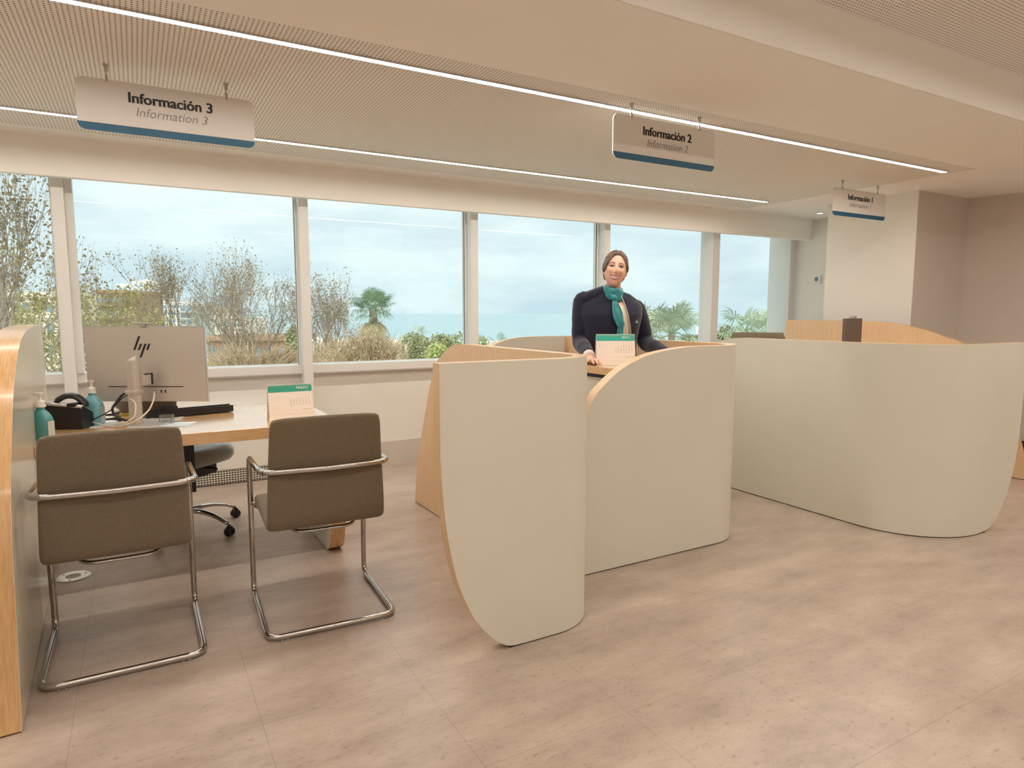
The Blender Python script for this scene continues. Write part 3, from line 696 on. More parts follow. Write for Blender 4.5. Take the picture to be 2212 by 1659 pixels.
# sanitiser pump bottles
def bottle(p, rz, h, w, m, lab, notch=1):
    b = empty('pump_bottle', (p.x, p.y, ZD), lab, 'bottle', 'teal pump bottles on the left desk'); T_ = Matrix.Translation((p.x, p.y, ZD)) @ Matrix.Rotation(rz, 4, 'Z')
    q = MB(); rings = []
    pr = [(.0, .86), (.004, .96), (.012, 1.0), (.6*h, 1.0), (.66*h, .98), (.80*h, .72), (.88*h, .50), (.92*h, .36), (h, .34)]
    for z, s in pr:
        cx = 0
        rings.append([T_ @ Vector((w*s*math.copysign(abs(math.cos(a))**.6, math.cos(a)), w*.66*min(1, s*1.1)*math.copysign(abs(math.sin(a))**.6, math.sin(a)), z)) for a in [2*math.pi*j/32 for j in range(32)]])
    q.rings(rings); q.build('body', m, b, smooth=True, auto=60)
    q = MB(); Tz = T_ @ Matrix.Translation((0, 0, h)); q.lathe([(.001, 0), (.021, 0), (.021, .006), (.019, .007), (.018, .026), (.010, .030), (.006, .034), (.006, .052), (.001, .052)], 20, Tz); q.build('pump', 'white_plastic', b, smooth=True, auto=40)
    q = MB(); q.lathe([(.001, .05), (.009, .05), (.013, .060), (.014, .064), (.001, .065)], 16, Tz); q.tube([Tz @ Vector((0, 0, .060)), Tz @ Vector((-.020*notch, 0, .0605)), Tz @ Vector((-.034*notch, 0, .056))], .0045, 8); q.build('nozzle', 'white_plastic', b, smooth=True, auto=40)
    q = MB(); q.box(w*.35, w*.985, -w*.50, w*.50, .02, .55*h, M=T_); 
    q = MB().box(w*.995, w*1.01, -w*.42, w*.42, .015, .58*h, M=T_); q.build('label_sticker', 'label_grey', b)
    return b
pb = pz(93, 950, ZD); bottle(pb, math.radians(-35), .150, .045, 'teal_liquid', 'darker teal pump bottle at the corner of the desk against the side panel')
pb = pz(212, 921, ZD); pb2 = Vector((pb.x-.02, pb.y+.06, 0)); bottle(pb2, math.radians(-25), .165, .047, 'blue_liquid', 'lighter blue pump bottle between the telephone and the monitor')
# keyboard seen from its back edge
kb0 = pz(318, 907, ZD); kb1 = pz(503, 890, ZD)
kx = (kb1-kb0).normalized(); Mk = frame((kb0+kb1)/2, kx, (0, 0, 1)); L = (kb1-kb0).length/2
ky = empty('keyboard', tuple((kb0+kb1)/2), 'black computer keyboard behind the monitor on the desk', 'keyboard')
q = MB(); pr = [(0, .004), (0, .042), (-.15, .016), (-.15, .004)]
q.rings([[Mk @ Vector((s*(L+.005), y, z)) for z, y in pr] for s in (-1, 1)]); q.build('case', 'black_plastic', ky, bevel=.003)
kc = MB()
for r_ in range(5):
    for c_ in range(20):
        u = -L+.01+(2*L-.02)*(c_+.5)/20; z = -.018-.025*r_; y = .042-.026*(-z/.15)
        kc.box(u-.0082, u+.0082, y, y+.009, z-.010, z+.010, M=Mk)
keys = kc.build('key', 'black_plastic', ky); keys['kind'] = 'stuff'
q = MB().box(-L+.085, -L+.155, .025, .062, -.022, -.004, M=Mk); q.build('cable_block', 'black_plastic', ky, bevel=.003)
# small clear pot of paper clips
g = pz(361, 914, ZD); gl = empty('paperclip_pot', (g.x, g.y, ZD), 'small clear plastic pot of paper clips on white paper', 'pot')
q = MB().box(-.030, .030, -.022, .022, 0, .002); 
for b in ((-.030, -.028, -.022, .022), (.028, .030, -.022, .022), (-.028, .028, -.022, -.020), (-.028, .028, .020, .022)): q.box(b[0], b[1], b[2], b[3], .002, .045)
q.v = [tuple(Matrix.Translation((g.x, g.y, ZD)) @ Matrix.Rotation(-.4, 4, 'Z') @ Vector(v)) for v in q.v]; q.build('pot', 'clear_plastic', gl)
rnd = random.Random(4)
q = MB()
for i in range(34):
    c_ = Vector((g.x+rnd.uniform(-.018, .018), g.y+rnd.uniform(-.012, .012), ZD+.005+rnd.uniform(0, .014))); a = rnd.uniform(0, 6.28); d = Vector((math.cos(a), math.sin(a), rnd.uniform(-.4, .4)))*.009
    q.tube([c_-d, c_+d], .0007, 5)
o = q.build('clips', 'alu', gl); o['kind'] = 'stuff'
p0 = pz(345, 917, ZD)
q = MB(); Ms = Matrix.Translation((p0.x+.01, p0.y-.02, ZD)) @ Matrix.Rotation(-.35, 4, 'Z'); q.box(-.148, .148, -.07, .07, .0002, .0014, M=Ms); o = q.build('paper_sheet', 'paper_blue', None); tag(o, 'pale blue paper sheet under the clip pot', 'paper')
p0 = pz(262, 915, ZD)
q = MB(); Ms = Matrix.Translation((p0.x-.05, p0.y-.015, ZD)) @ Matrix.Rotation(.1, 4, 'Z'); q.box(-.09, .06, -.07, .07, .0002, .0012, M=Ms); o = q.build('paper_sheet', 'paper', None); tag(o, 'white paper sheet on the desk under the cables', 'paper')
a_, b_ = pz(375, 905, ZD), pz(398, 903, ZD); o = MB().tube([a_+Vector((0, 0, .005)), b_+Vector((0, 0, .005))], .004, 10).build('pen', 'silver_plastic', None, smooth=True); tag(o, 'short silver pen on the desk beside the clip pot', 'pen')
# ---------------------------------------------------------------- desk calendars
def calendar(base, xdir, w, h, zt, month, marker, lab, rows, first, red=None, tealm='cal_green'):
    """base = left bottom front corner; page leans back"""
    xd = Vector(xdir).normalized(); bk = Vector((-xd.y, xd.x, 0)); lean = .30
    c = empty('desk_calendar', (base.x+xd.x*w/2, base.y+xd.y*w/2, zt), lab, 'calendar', 'desk calendars')
    B0 = Vector((base.x, base.y, zt+.0005)); upv = (bk*lean+Vector((0, 0, 1))).normalized()
    M = frame(B0, xd, upv)
    bh = h*.15; ty = h
    q = MB(); q.box(0, w, 0, bh, -.0016, 0, M=M); q.box(0, w, 0, .0016, -.058, 0, M=frame(B0, xd, (0, 0, 1)))
    topp = M @ Vector((0, ty, -.001)); 
    q.box(0, w, 0, ty, -.0022, -.0006, M=M)
    o2 = B0+bk*(2*lean*ty/math.sqrt(1+lean*lean)); dn = (topp-o2).normalized(); q.box(0, w, 0, ty*.985, 0, .0014, M=frame(o2, xd, dn))
    q.build('stand', 'cal_page', c)
    q = MB(); q.box(.0015, w-.0015, bh, ty, 0, .0012, M=M); q.build('page', 'cal_page', c)
    q = MB(); q.box(.0015, w-.0015, ty-h*.215, ty-.002, .0012, .0018, M=M); q.build('header', tealm, c)
    text_mesh('month_text', month, h*.088, M @ Matrix.Translation((w*.765, ty-h*.110, .0019)), 'cal_page', c, heavy=.0004, depth=.0002, align='RIGHT' if False else 'CENTER')
    q = MB(); q.add([M @ Vector(v) for v in ((w*.875, ty-h*.18, .0020), (w*.91, ty-h*.05, .0020), (w*.93, ty-h*.05, .0020), (w*.895, ty-h*.18, .0020), (w*.875, ty-h*.18, .0023), (w*.91, ty-h*.05, .0023), (w*.93, ty-h*.05, .0023), (w*.895, ty-h*.18, .0023))], [(0, 1, 2, 3), (4, 5, 6, 7), (0, 1, 5, 4), (1, 2, 6, 5), (2, 3, 7, 6), (3, 0, 4, 7)])
    q.build('header_mark', 'cal_light', c)
    q = MB(); n = 0
    for k in range(7):
        for r_ in range(rows):
            n_ = r_*7+k-first+1
            if n_ < 1 or n_ > 31: continue
            x = w*(.50+.068*k); y = ty-h*(.37+.052*r_) ; 
            if red and (r_, k) == red: continue
            ww = .0016 if n_ < 10 else .0030
            q.box(x-ww, x+ww, y-.0013, y+.0013, .0012, .0015, M=M)
        q.box(w*(.50+.068*k)-.0012, w*(.50+.068*k)+.0012, ty-h*.285-.001, ty-h*.285+.001, .0012, .0015, M=M)
    q.box(w*.80, w*.955, h*.265, h*.272, .0012, .0015, M=M)
    for xx in (.765,): q.add([M @ Vector(v) for v in ((w*xx, h*.285, .0014), (w*(xx+.03), h*.285, .0014), (w*(xx+.015), h*.255, .0014))], [(0, 1, 2)])
    q.build('dates', 'ink', c)
    q = MB()
    for blk in (0, 1):
        for k in range(7):
            for r_ in range(5):
                x = w*(.075+.030*k); y = ty-h*(.34+.24*blk+.032*r_); q.box(x-.0012, x+.0012, y-.0009, y+.0009, .0012, .0014, M=M)
    for k in range(4): q.box(w*.03, w*.97, bh+h*.03*(k+1), bh+h*.03*(k+1)+.0004, .0012, .0013, M=M)
    q.build('small_months', 'ink_light', c)
    if red:
        x = w*(.50+.068*red[1]); y = ty-h*(.37+.052*red[0]); MB().box(x-.0026, x+.0026, y-.0026, y+.0026, .0012, .0016, M=M).build('holiday_mark', 'ink_red', c)
    q = MB(); N = 24
    for i in range(N):
        x = w*(i+.5)/N; pts = [M @ Vector((x, ty-.006+.007*math.cos(a), -.0004+.006*math.sin(a))) for a in [2*math.pi*j/10 for j in range(10)]]
        q.tube(pts, .0009, 5, closed=True)
    o = q.build('spiral', 'white_plastic', c); return c
b3 = Vector((.590, 3.640, 0)); calendar(b3, (1, -.03, 0), .232, .192, ZD, 'MARZO', '', 'desk calendar with dark green header reading MARZO, at the right end of the left desk', 6, 5, None, 'cal_green')
# ================================================================= station 2: raised counter
Z2 = 1.02
k2 = empty('raised_counter', (2.6, 2.93, 0), 'raised oak counter between the centre partitions with a calendar on top', 'desk')
MB().box(2.25, 2.96, 2.73, 3.20, Z2-.042, Z2).build('desktop', 'oak_desk', k2, bevel=.002)
MB().box(2.262, 2.30, 2.75, 3.16, Z2-.062, Z2-.042).build('cable_tray', 'ink_black', k2)
q = MB().box(2.275, 2.295, 2.72, 3.14, Z2-.40, Z2-.062); q.build('modesty_panel', 'laminate', k2)
q = MB()
for i in range(26): q.tube([(2.268, 2.735+i*.016, Z2-.064), (2.260, 2.735+i*.016, Z2-.070), (2.268, 2.735+i*.016, Z2-.076)], .0022, 6)
q.build('trim_rings', 'cal_page', k2)
for yy in (2.76, 3.10):
    q = MB().box(2.60, 2.66, yy-.035, yy+.035, .02, Z2-.042); q.box(2.40, 2.90, yy-.035, yy+.035, 0.001, .022); q.build('leg', 'silver_plastic', k2, bevel=.003)
cb2 = pz(1289, 789.5, Z2); calendar(cb2, (RT.x, RT.y, 0), .226, .186, Z2, 'MAYO', '', 'desk calendar with a teal header reading MAYO, in front of the standing person', 5, 3, (0, 3), 'cal_teal')
# station 1: monitor with webcam seen nearly edge-on, and a small stand beside it
s1 = dep(1841, 712, 5.0)
m1 = empty('monitor', (s1.x, s1.y, 1.0), 'dark monitor with webcam turned nearly edge-on at the right station', 'monitor')
M1 = frame((s1.x, s1.y, s1.z), Matrix.Rotation(math.radians(43), 3, 'Z') @ Vector(RT), (0, 0, 1))
q = MB().box(-.16, .16, -.16, .085, -.014, .014, M=M1); q.build('housing', 'taupe_plastic', m1, bevel=.003)
q = MB().box(-.02, .02, .085, .105, -.02, .02, M=M1); q.build('webcam', 'grey_plastic', m1, bevel=.003)
q = MB().box(-.02, .02, -.32, -.16, -.01, .01, M=M1); q.box(-.1, .1, -.33, -.318, -.08, .08, M=M1); q.build('stand', 'silver_plastic', m1)
d1 = empty('desk', (s1.x, s1.y, 0), 'desk hidden behind the right partition carrying the edge-on monitor', 'desk')
zt = s1.z-.332
MB().box(4.35, 6.06, 3.05, 3.95, zt-.04, zt).build('desktop', 'oak_desk', d1)
for (a, b) in ((4.45, 3.15), (5.95, 3.15), (4.45, 3.85), (5.95, 3.85)): MB().box(a-.03, a+.03, b-.03, b+.03, 0, zt-.04).build('leg', 'silver_plastic', d1)
# ================================================================= outside
GZ0 = -6.0
mat('sand', (.80, .74, .62), .95, spec=.1)
mat('sea', (.20, .47, .54), .35, spec=.5); k = NT(MT['sea']); f = k.noise(k.coord((.06, .25, 1)), 3.0, 6, .7)
k.l(k.ramp(f, [(.3, (.28, .46, .52)), (.7, (.46, .62, .66))]), k.b.inputs['Base Color']); k.bump(f, .25, .5)
plain('bark_pale', (.37, .31, .25), .9, .1, .25, 3)
plain('twig_ochre', (.50, .39, .26), .9, .1, .25, 3)
plain('trunk_palm', (.30, .24, .18), .9, .1, .2, 6)
def leafmat(n, a, b):
    m = mat(n, a, .7, spec=.2); k = NT(m); k.l(k.ramp(k.noise(k.coord(), 2.2, 3), [(.35, a), (.65, b)]), k.b.inputs['Base Color']); k.b.inputs['Specular IOR Level'].default_value = .15
leafmat('leaf_brown', (.24, .18, .10), (.36, .29, .15)); leafmat('leaf_olive', (.30, .29, .12), (.44, .40, .17))
leafmat('leaf_ochre', (.50, .38, .22), (.62, .52, .32)); leafmat('leaf_green', (.28, .32, .16), (.46, .49, .28))
leafmat('leaf_lime', (.42, .50, .18), (.58, .62, .28)); leafmat('leaf_palm', (.14, .25, .15), (.32, .42, .27))
leafmat('leaf_palm_pale', (.34, .42, .28), (.52, .58, .42)); leafmat('leaf_dry', (.52, .42, .24), (.64, .56, .36))
plain('render_white', (.88, .87, .84), .9, .1, .02, .2); plain('render_cream', (.82, .75, .62), .9, .1, .03, .2)
plain('render_brown', (.38, .26, .17), .9, .1, .15, .6); plain('render_grey', (.52, .56, .56), .9, .1, .05, .3)
plain('roof_red', (.44, .30, .21), .9, .1, .1, .5); mat('house_glass', (.22, .33, .42), .15)
def fwd(px, d): 
    p = dep(px, 677, d); return Vector((p.x, p.y, 0))
def zat(y, d): return HC + d*(-math.sin(PITCH) + (CYP-y)/FPX*math.cos(PITCH))
# ground and sea
a_, b_ = fwd(-900, 26), fwd(3200, 26); c_, d_ = fwd(3200, 175), fwd(-900, 175)
a_ = Vector((-40, 7, 0)); b_ = Vector((60, 7, 0))
q = MB(); vs = [a_, b_, c_, d_]
q.rings([[Vector((v.x, v.y, z)) for v in vs] for z in (GZ0-.5, GZ0)]); o = q.build('ground', 'sand', None); o['kind'] = 'structure'
q = MB(); q.box(-9000, 9000, 0, 30000, -8.0, GZ0-.3, M=Matrix.Translation(FH*160) @ Matrix.Rotation(-YAW, 4, 'Z')); o = q.build('sea', 'sea', None); o['kind'] = 'structure'; o['label'] = 'blue-green sea reaching the horizon'
class Tree:
    def __init__(s, seed): s.r = random.Random(seed); s.b = MB(); s.tips = []
    def grow(s, p, d, L, r, lv, mx, up=.25, spread=.55, nseg=3, kids=(3, 4)):
        pts = [p]; rad = [r]; q = p.copy(); dd = d.copy(); marks = []
        for i in range(nseg):
            dd = (dd + Vector((s.r.gauss(0, .13), s.r.gauss(0, .13), s.r.gauss(0, .10)+up*.18))).normalized()
            q = q + dd*(L/nseg); pts.append(q.copy()); rad.append(r*(1-.6*(i+1)/nseg)); marks.append((q.copy(), dd.copy()))
        s.b.tube(pts, rad, 6 if lv < 2 else (4 if lv < 3 else 3), cap=False)
        if lv >= mx: s.tips += [m[0] for m in marks]; return
        if lv >= mx-1: s.tips += [m[0] for m in marks[1:]]
        n = s.r.randint(*kids)
        for j in range(n):
            m = marks[min(len(marks)-1, int(s.r.uniform(.25, 1.0)*nseg))] if j else marks[-1]
            ax = m[1].cross(Vector((s.r.gauss(0, 1), s.r.gauss(0, 1), s.r.gauss(0, 1)))).normalized()
            nd = (Matrix.Rotation(s.r.uniform(.5, 1.1)*spread*(1 if j else .5), 3, ax) @ m[1]); nd = (nd+Vector((0, 0, up*.35))).normalized()
            s.grow(m[0], nd, L*s.r.uniform(.62, .82), r*.52, lv+1, mx, up, spread, nseg, kids)
def leaves(pts, n, size, rr, spread, q=None, aspect=.7):
    q = q or MB()
    for i in range(n):
        p = rr.choice(pts)+Vector((rr.gauss(0, spread), rr.gauss(0, spread), rr.gauss(0, spread)))
        a = Vector((rr.gauss(0, 1), rr.gauss(0, 1), rr.gauss(0, 1))).normalized(); b = a.orthogonal().normalized(); b = Matrix.Rotation(rr.uniform(0, 6.28), 3, a) @ b
        s = size*rr.uniform(.6, 1.3); c = a.cross(b)
        q.add([p-b*s, p+c*s*aspect, p+b*s, p-c*s*aspect], [(0, 1, 2, 3)])
    return q
def bare_tree(px, d, ytop, lab, seed, nl=900, lsz=.055, leaf='leaf_brown', base=None, up=.35, spread=.62, mx=5, scale=1., bark='bark_pale', group='bare trees outside', wide=1.0):
    P = fwd(px, d); zt = zat(ytop, d); H = zt-GZ0
    t = Tree(seed); L = H*.30*scale
    t.grow(Vector((0, 0, 0)), Vector((0, 0, 1)), L, H*.020, 0, mx, up, spread, 3, (3, 4))
    top = max(p.z for p in t.tips); k = H/top
    t.b.v = [(v[0]*k*wide, v[1]*k*wide, v[2]*k) for v in t.b.v]; tips = [Vector((p.x*k*wide, p.y*k*wide, p.z*k)) for p in t.tips]
    e_ = empty('bare_tree', (P.x, P.y, GZ0), lab, 'tree', group)
    off = Vector((P.x, P.y, GZ0)); t.b.v = [tuple(Vector(v)+off) for v in t.b.v]
    t.b.build('branches', bark, e_, smooth=True)
    rr = random.Random(seed+50); tips = [p+off for p in tips]
    leaves(tips, nl, lsz, rr, .12).build('foliage', leaf, e_)
    return e_
bare_tree(-150, 15, 300, 'large tree with dark sparse leaves filling the leftmost window', 3, 2600, .05, 'leaf_brown', spread=.6, wide=.62)
bare_tree(20, 24, 470, 'yellowish leafy tree low in the leftmost window', 8, 4200, .06, 'leaf_olive', spread=.8, wide=.75)
bare_tree(215, 30, 535, 'sparse tree just right of the first window post', 11, 900, .06, wide=.55)
bare_tree(168, 34, 600, 'low yellow-green tree behind the first window post, beside the brown house', 12, 3800, .085, 'leaf_olive', spread=.8)
bare_tree(385, 33, 528, 'slender bare tree left of centre in the second window', 21, 2000, .045, wide=.62, mx=5)
bare_tree(478, 31, 545, 'upright bare tree right of the monitor webcam', 23, 1800, .045, wide=.55, mx=6)
bare_tree(560, 33, 508, 'tallest broad bare tree in the right half of the second window', 25, 3000, .045, wide=.9, mx=6)
bare_tree(672, 36, 560, 'bare tree directly behind the second window post', 31, 2000, .045, wide=.8, mx=5)
bare_tree(752, 38, 578, 'bare tree left of the tall palm in the third window', 33, 2000, .045, wide=.75, mx=5)
bare_tree(845, 40, 640, 'small bare tree right of the tall palm in the third window', 35, 700, .06, wide=.7)
bare_tree(320, 30, 640, 'low bare tree behind the monitor, its crown below the white hotel', 41, 2400, .06, 'leaf_olive', spread=.85, wide=1.1)
bare_tree(610, 24, 690, 'low ochre bare tree above the window sill beside the second post', 43, 700, .05, 'leaf_ochre', spread=.9, wide=1.1, bark='twig_ochre')
def bush(px, d, ytop, ybot, wpx, lab, seed, n, size, leaf, twigs=0, group='bushes outside', name='bush'):
    P = fwd(px, d); z1, z0 = zat(ytop, d), zat(ybot, d); W = wpx/2/FPX*d; rr = random.Random(seed)
    e_ = empty(name, (P.x, P.y, GZ0), lab, 'bush', group); q = MB(); hz = (z1-z0)
    c = Vector((P.x, P.y, z0)); blobs = [(Vector((rr.uniform(-.6, .6)*W, rr.uniform(-.5, .5)*W, rr.uniform(.1, .55)*hz)), rr.uniform(.35, .55)) for _ in range(9)] + [(Vector((0, 0, .45*hz)), .55)]
    pts = []
    for i in range(n):
        b, s = rr.choice(blobs); v = Vector((rr.gauss(0, 1), rr.gauss(0, 1), rr.gauss(0, 1))).normalized()*rr.uniform(.75, 1.0)
        p = c + b + Vector((v.x*s*W, v.y*s*W, v.z*min(s, .45)*hz)); pts.append(p)
    for p in pts: leaves([p], 1, size, rr, .02, q)
    q.build('foliage', leaf, e_)
    t = Tree(seed+9); t.grow(Vector((0, 0, 0)), Vector((0, 0, 1)), (z1-GZ0)*.33, .12, 0, 4, .2, .95)
    top = max(p.z for p in t.tips); k = (z1-GZ0)*.95/top; wx = W/max(max(abs(p.x) for p in t.tips)*k, .01)*.9
    t.b.v = [(v[0]*k*wx+P.x, v[1]*k*wx+P.y, v[2]*k+GZ0) for v in t.b.v]; t.b.build('branches', 'twig_ochre', e_, smooth=True)
    if twigs:
        q = MB()
        for i in range(twigs):
            p = rr.choice(pts); v = (p-c-Vector((0, 0, -.6*hz))).normalized(); L = rr.uniform(.25, .7)*W*.5
            q.tube([p-v*L, p+Vector((rr.gauss(0, .06), rr.gauss(0, .06), rr.gauss(0, .06))), p+v*L*.35+Vector((rr.gauss(0, .1), 0, rr.gauss(0, .1)))], [.014, .010, .006], 3, cap=False)
        q.build('twigs', 'twig_ochre', e_)
    return e_
bush(795, 24, 704, 800, 230, 'broad ochre twiggy bush along the sill of the third window', 61, 1500, .045, 'leaf_ochre', 1400)
bush(540, 22, 742, 812, 190, 'brown twiggy bush low in the second window right of the monitor', 62, 600, .04, 'leaf_ochre', 1700)
bush(700, 30, 735, 800, 90, 'pale ochre bush just right of the second window post', 66, 600, .05, 'leaf_ochre', 500)
bush(905, 40, 716, 790, 95, 'grey-green tree clump on the shore left of the third post', 63, 2600, .085, 'leaf_green', 60)
bush(975, 42, 712, 775, 90, 'rounded green tree clump against the third window post', 64, 3000, .085, 'leaf_green', 40)
bush(950, 34, 738, 790, 80, 'lime green bush in front of the shore trees', 65, 1800, .07, 'leaf_lime', 40)
bush(1036, 45, 722, 770, 46, 'small green bush just right of the third window post', 67, 1100, .08, 'leaf_green', 10)
bush(1565, 16, 698, 760, 46, 'leafy green shrub just right of the fifth window post', 68, 420, .06, 'leaf_green', 10)
bush(1500, 17, 716, 765, 60, 'leafy green shrub left of the fifth window post', 69, 520, .06, 'leaf_green', 10)
bush(1690, 16, 702, 760, 46, 'leafy green shrub at the right end of the last window', 70, 380, .06, 'leaf_green', 10)
bush(640, 45, 700, 745, 60, 'dark green conifer-like clump beyond the bare trees', 71, 1200, .09, 'leaf_green', 0)
def fan_palm(px, d, yc, lab, seed, R, nf, leaf, blades=22, skirt=None, trunk=.16):
    P = fwd(px, d); zc = zat(yc, d); rr = random.Random(seed); e_ = empty('palm_tree', (P.x, P.y, GZ0), lab, 'palm', 'palm trees outside')
    q = MB(); C = Vector((P.x, P.y, zc)); q2 = MB()
    q2.tube([(P.x, P.y, GZ0), (P.x+.05, P.y, (GZ0+zc)/2), (P.x, P.y, zc)], [trunk*1.3, trunk, trunk*1.1], 10); q2.build('trunk', 'trunk_palm', e_, smooth=True)
    def fan(q, C, az, el, LP, RF, droop):
        d0 = Vector((math.cos(az)*math.cos(el), math.sin(az)*math.cos(el), math.sin(el))); hub = C + d0*LP - Vector((0, 0, droop*LP*.3))
        q.tube([C, C+d0*LP*.5, hub], [.018, .014, .010], 4, cap=False)
        side = d0.cross(Vector((0, 0, 1))).normalized(); 
        if side.length < .5: side = Vector((1, 0, 0))
        upn = side.cross(d0)
        for k in range(blades):
            a = math.radians(-125+250*k/(blades-1)); v = (d0*math.cos(a)+side*math.sin(a)).normalized(); L = RF*(.75+.25*math.cos(a*.5))*rr.uniform(.9, 1.08)
            m = hub+v*L*.55+upn*.03*rr.uniform(-1, 1); tip = hub+v*L-Vector((0, 0, L*rr.uniform(.12, .45)*(.5+droop))); w = v.cross(upn).normalized()*RF*.038
            q.add([hub, m-w, m+w, tip], [(0, 1, 2), (1, 3, 2)])
    for i in range(nf):
        az = rr.uniform(0, 6.28); el = rr.uniform(-.35, 1.35); fan(q, C, az, el, R*rr.uniform(.45, .65), R*rr.uniform(.45, .6), .3 if el > .3 else .9)
    q.build('fronds', leaf, e_)
    if skirt:
        q = MB()
        for i in range(nf//2): fan(q, C-Vector((0, 0, .2*R)), rr.uniform(0, 6.28), rr.uniform(-1.2, -.6), R*.4, R*.5, 1.2)
        q.build('dry_skirt', skirt, e_)
fan_palm(806, 30, 668, 'tall dark green fan palm in the third window', 81, 1.2, 22, 'leaf_palm', 22, 'leaf_dry')
fan_palm(1405, 13.5, 722, 'pale fan palm right behind the standing person\'s shoulder', 82, .80, 17, 'leaf_palm_pale', 24, 'leaf_palm_pale', .06)
fan_palm(1452, 12.5, 722, 'pale fan palm with a drooping round crown, right of the standing person', 83, .74, 17, 'leaf_palm_pale', 24, 'leaf_palm', .06)
fan_palm(1612, 12.5, 715, 'wind-blown fan palm left in the last window', 84, .66, 14, 'leaf_palm_pale', 22, 'leaf_palm', .05)
fan_palm(1662, 13.5, 716, 'wind-blown fan palm right in the last window', 85, .60, 12, 'leaf_palm_pale', 22, None, .05)
fan_palm(1075, 60, 742, 'small distant palm against the sea', 86, 1.25, 16, 'leaf_palm', 14, None)
fan_palm(900, 48, 724, 'small palm crown among the shore trees', 87, 1.0, 14, 'leaf_palm_pale', 14, None)
# flood-light mast with a lattice head
P = fwd(1508, 40); mz = zat(678, 40); lb = zat(706, 40)
ms = empty('beach_mast', (P.x, P.y, GZ0), 'pale mast with a V-shaped lattice head on the shore', 'mast')
q = MB(); q.tube([(P.x, P.y, GZ0), (P.x, P.y, lb)], .10, 8); q.build('pole', 'render_white', ms)
q = MB(); wv = RT*.33
A0, B0, C0 = Vector((P.x, P.y, lb)), Vector((P.x, P.y, mz))-wv, Vector((P.x, P.y, mz))+wv
for a, b in ((A0, B0), (A0, C0), (B0, C0), (A0.lerp(B0, .5), A0.lerp(C0, .5)), (A0.lerp(B0, .5), B0.lerp(C0, .5)), (A0.lerp(C0, .5), B0.lerp(C0, .5))): q.tube([a, b], .03, 5)
q.build('lattice_head', 'render_grey', ms)
# houses
def house(x0, x1, y0, d, depthm, wallm, lab, nwx, nwy, roof=None, floors=None, ybot=None, seed=0, wh=.45):
    zt = zat(y0, d); a, b = fwd(x0, d), fwd(x1, d); c = (a+b)/2; W = (b-a).length
    e_ = empty('building', (c.x, c.y, GZ0), lab, 'building', None); M = frame((a.x, a.y, 0), (b-a), (0, 0, 1))
    q = MB(); q.box(0, W, GZ0, zt, -depthm, 0, M=M); q.build('wall', wallm, e_)
    q = MB(); q.box(-.3, W+.3, zt, zt+.35, -depthm-.3, .3, M=M); q.build('cornice', roof or wallm, e_)
    zb = zat(ybot, d) if ybot else GZ0; fh = (zt-zb)/nwy
    for j in range(nwy):
        for i in range(nwx):
            cx = W*(i+.5)/nwx; cz = zt-fh*(j+.5); ww = W/nwx*.30; hh = fh*wh*.5
            f = MB().box(cx-ww, cx+ww, cz-hh, cz+hh, -.02, .05, M=M).build('window', 'house_glass', e_)
        MB().box(W*.02, W*.98, zt-fh*(j+1)+.05, zt-fh*(j+1)+.3, 0, .7, M=M).build('balcony', wallm, e_)
    return e_, M, W, zt
house(258, 300, 617, 170, 12, 'render_white', 'white hotel wing with balconies, lower and left of the pyramid roof', 4, 4, ybot=665)
e_, M, W, zt = house(292, 345, 611, 165, 12, 'render_white', 'tall white hotel with a small pyramid roof seen through the trees', 5, 5, ybot=668)
q = MB(); q.add([M @ Vector(v) for v in ((W*.12, zt, 0), (W*.62, zt, 0), (W*.62, zt, -5), (W*.12, zt, -5), (W*.37, zt+1.3, -2.5))], [(0, 1, 4), (1, 2, 4), (2, 3, 4), (3, 0, 4), (0, 3, 2, 1)]); q.build('pyramid_roof', 'render_white', e_)
house(212, 271, 633, 75, 8, 'render_brown', 'brown brick house behind the yellow-green trees', 4, 2, ybot=690)
house(350, 392, 655, 150, 10, 'render_white', 'low white house behind the slender bare tree', 4, 3, ybot=700)
house(388, 416, 661, 110, 8, 'render_grey', 'narrow grey block in the middle of the second window', 2, 3, ybot=705)
house(418, 470, 668, 130, 10, 'render_cream', 'cream house right of the narrow grey block', 4, 2, ybot=700)
house(468, 530, 690, 95, 8, 'render_white', 'long low white building behind the tallest bare tree', 6, 1, ybot=712)
house(445, 616, 736, 48, 6, 'render_brown', 'low brown building with shutters just above the sill', 7, 1, roof='roof_red', ybot=790)
house(598, 690, 742, 62, 5, 'render_white', 'low white beach wall by the second window post', 5, 1, ybot=775)
house(20, 120, 640, 60, 6, 'render_cream', 'cream house behind the leafy tree in the leftmost window', 4, 3, ybot=780)
house(690, 860, 742, 90, 5, 'render_cream', 'long low cream building beyond the ochre bush', 10, 1, ybot=765)
# ================================================================= person
mat('skin_vc', (.7, .4, .3), .5, spec=.35); k = NT(MT['skin_vc']); at = k.n('ShaderNodeVertexColor', layer_name='tone'); k.l(at.outputs[0], k.b.inputs['Base Color'])
k.b.inputs['Subsurface Weight'].default_value = .08; k.b.inputs['Subsurface Radius'].default_value = (.01, .004, .002)
m = mat('hair_brown', (.10, .065, .045), .42, spec=.4); k = NT(m); k.l(k.ramp(k.noise(k.coord((60, 60, 9)), 3, 4), [(.35, (.085, .055, .040)), (.65, (.21, .15, .11))]), k.b.inputs['Base Color']); k.bump(k.noise(k.coord((60, 60, 9)), 3, 4), .3, .004)
m = mat('navy_wool', (.014, .015, .035), .8, spec=.2, sheen=.25); k = NT(m); k.bump(k.noise(k.coord(), 300, 2), .2, .001)
mat('ivory_blouse', (.74, .68, .58), .6, spec=.3); mat('piping_cream', (.55, .47, .38), .6)
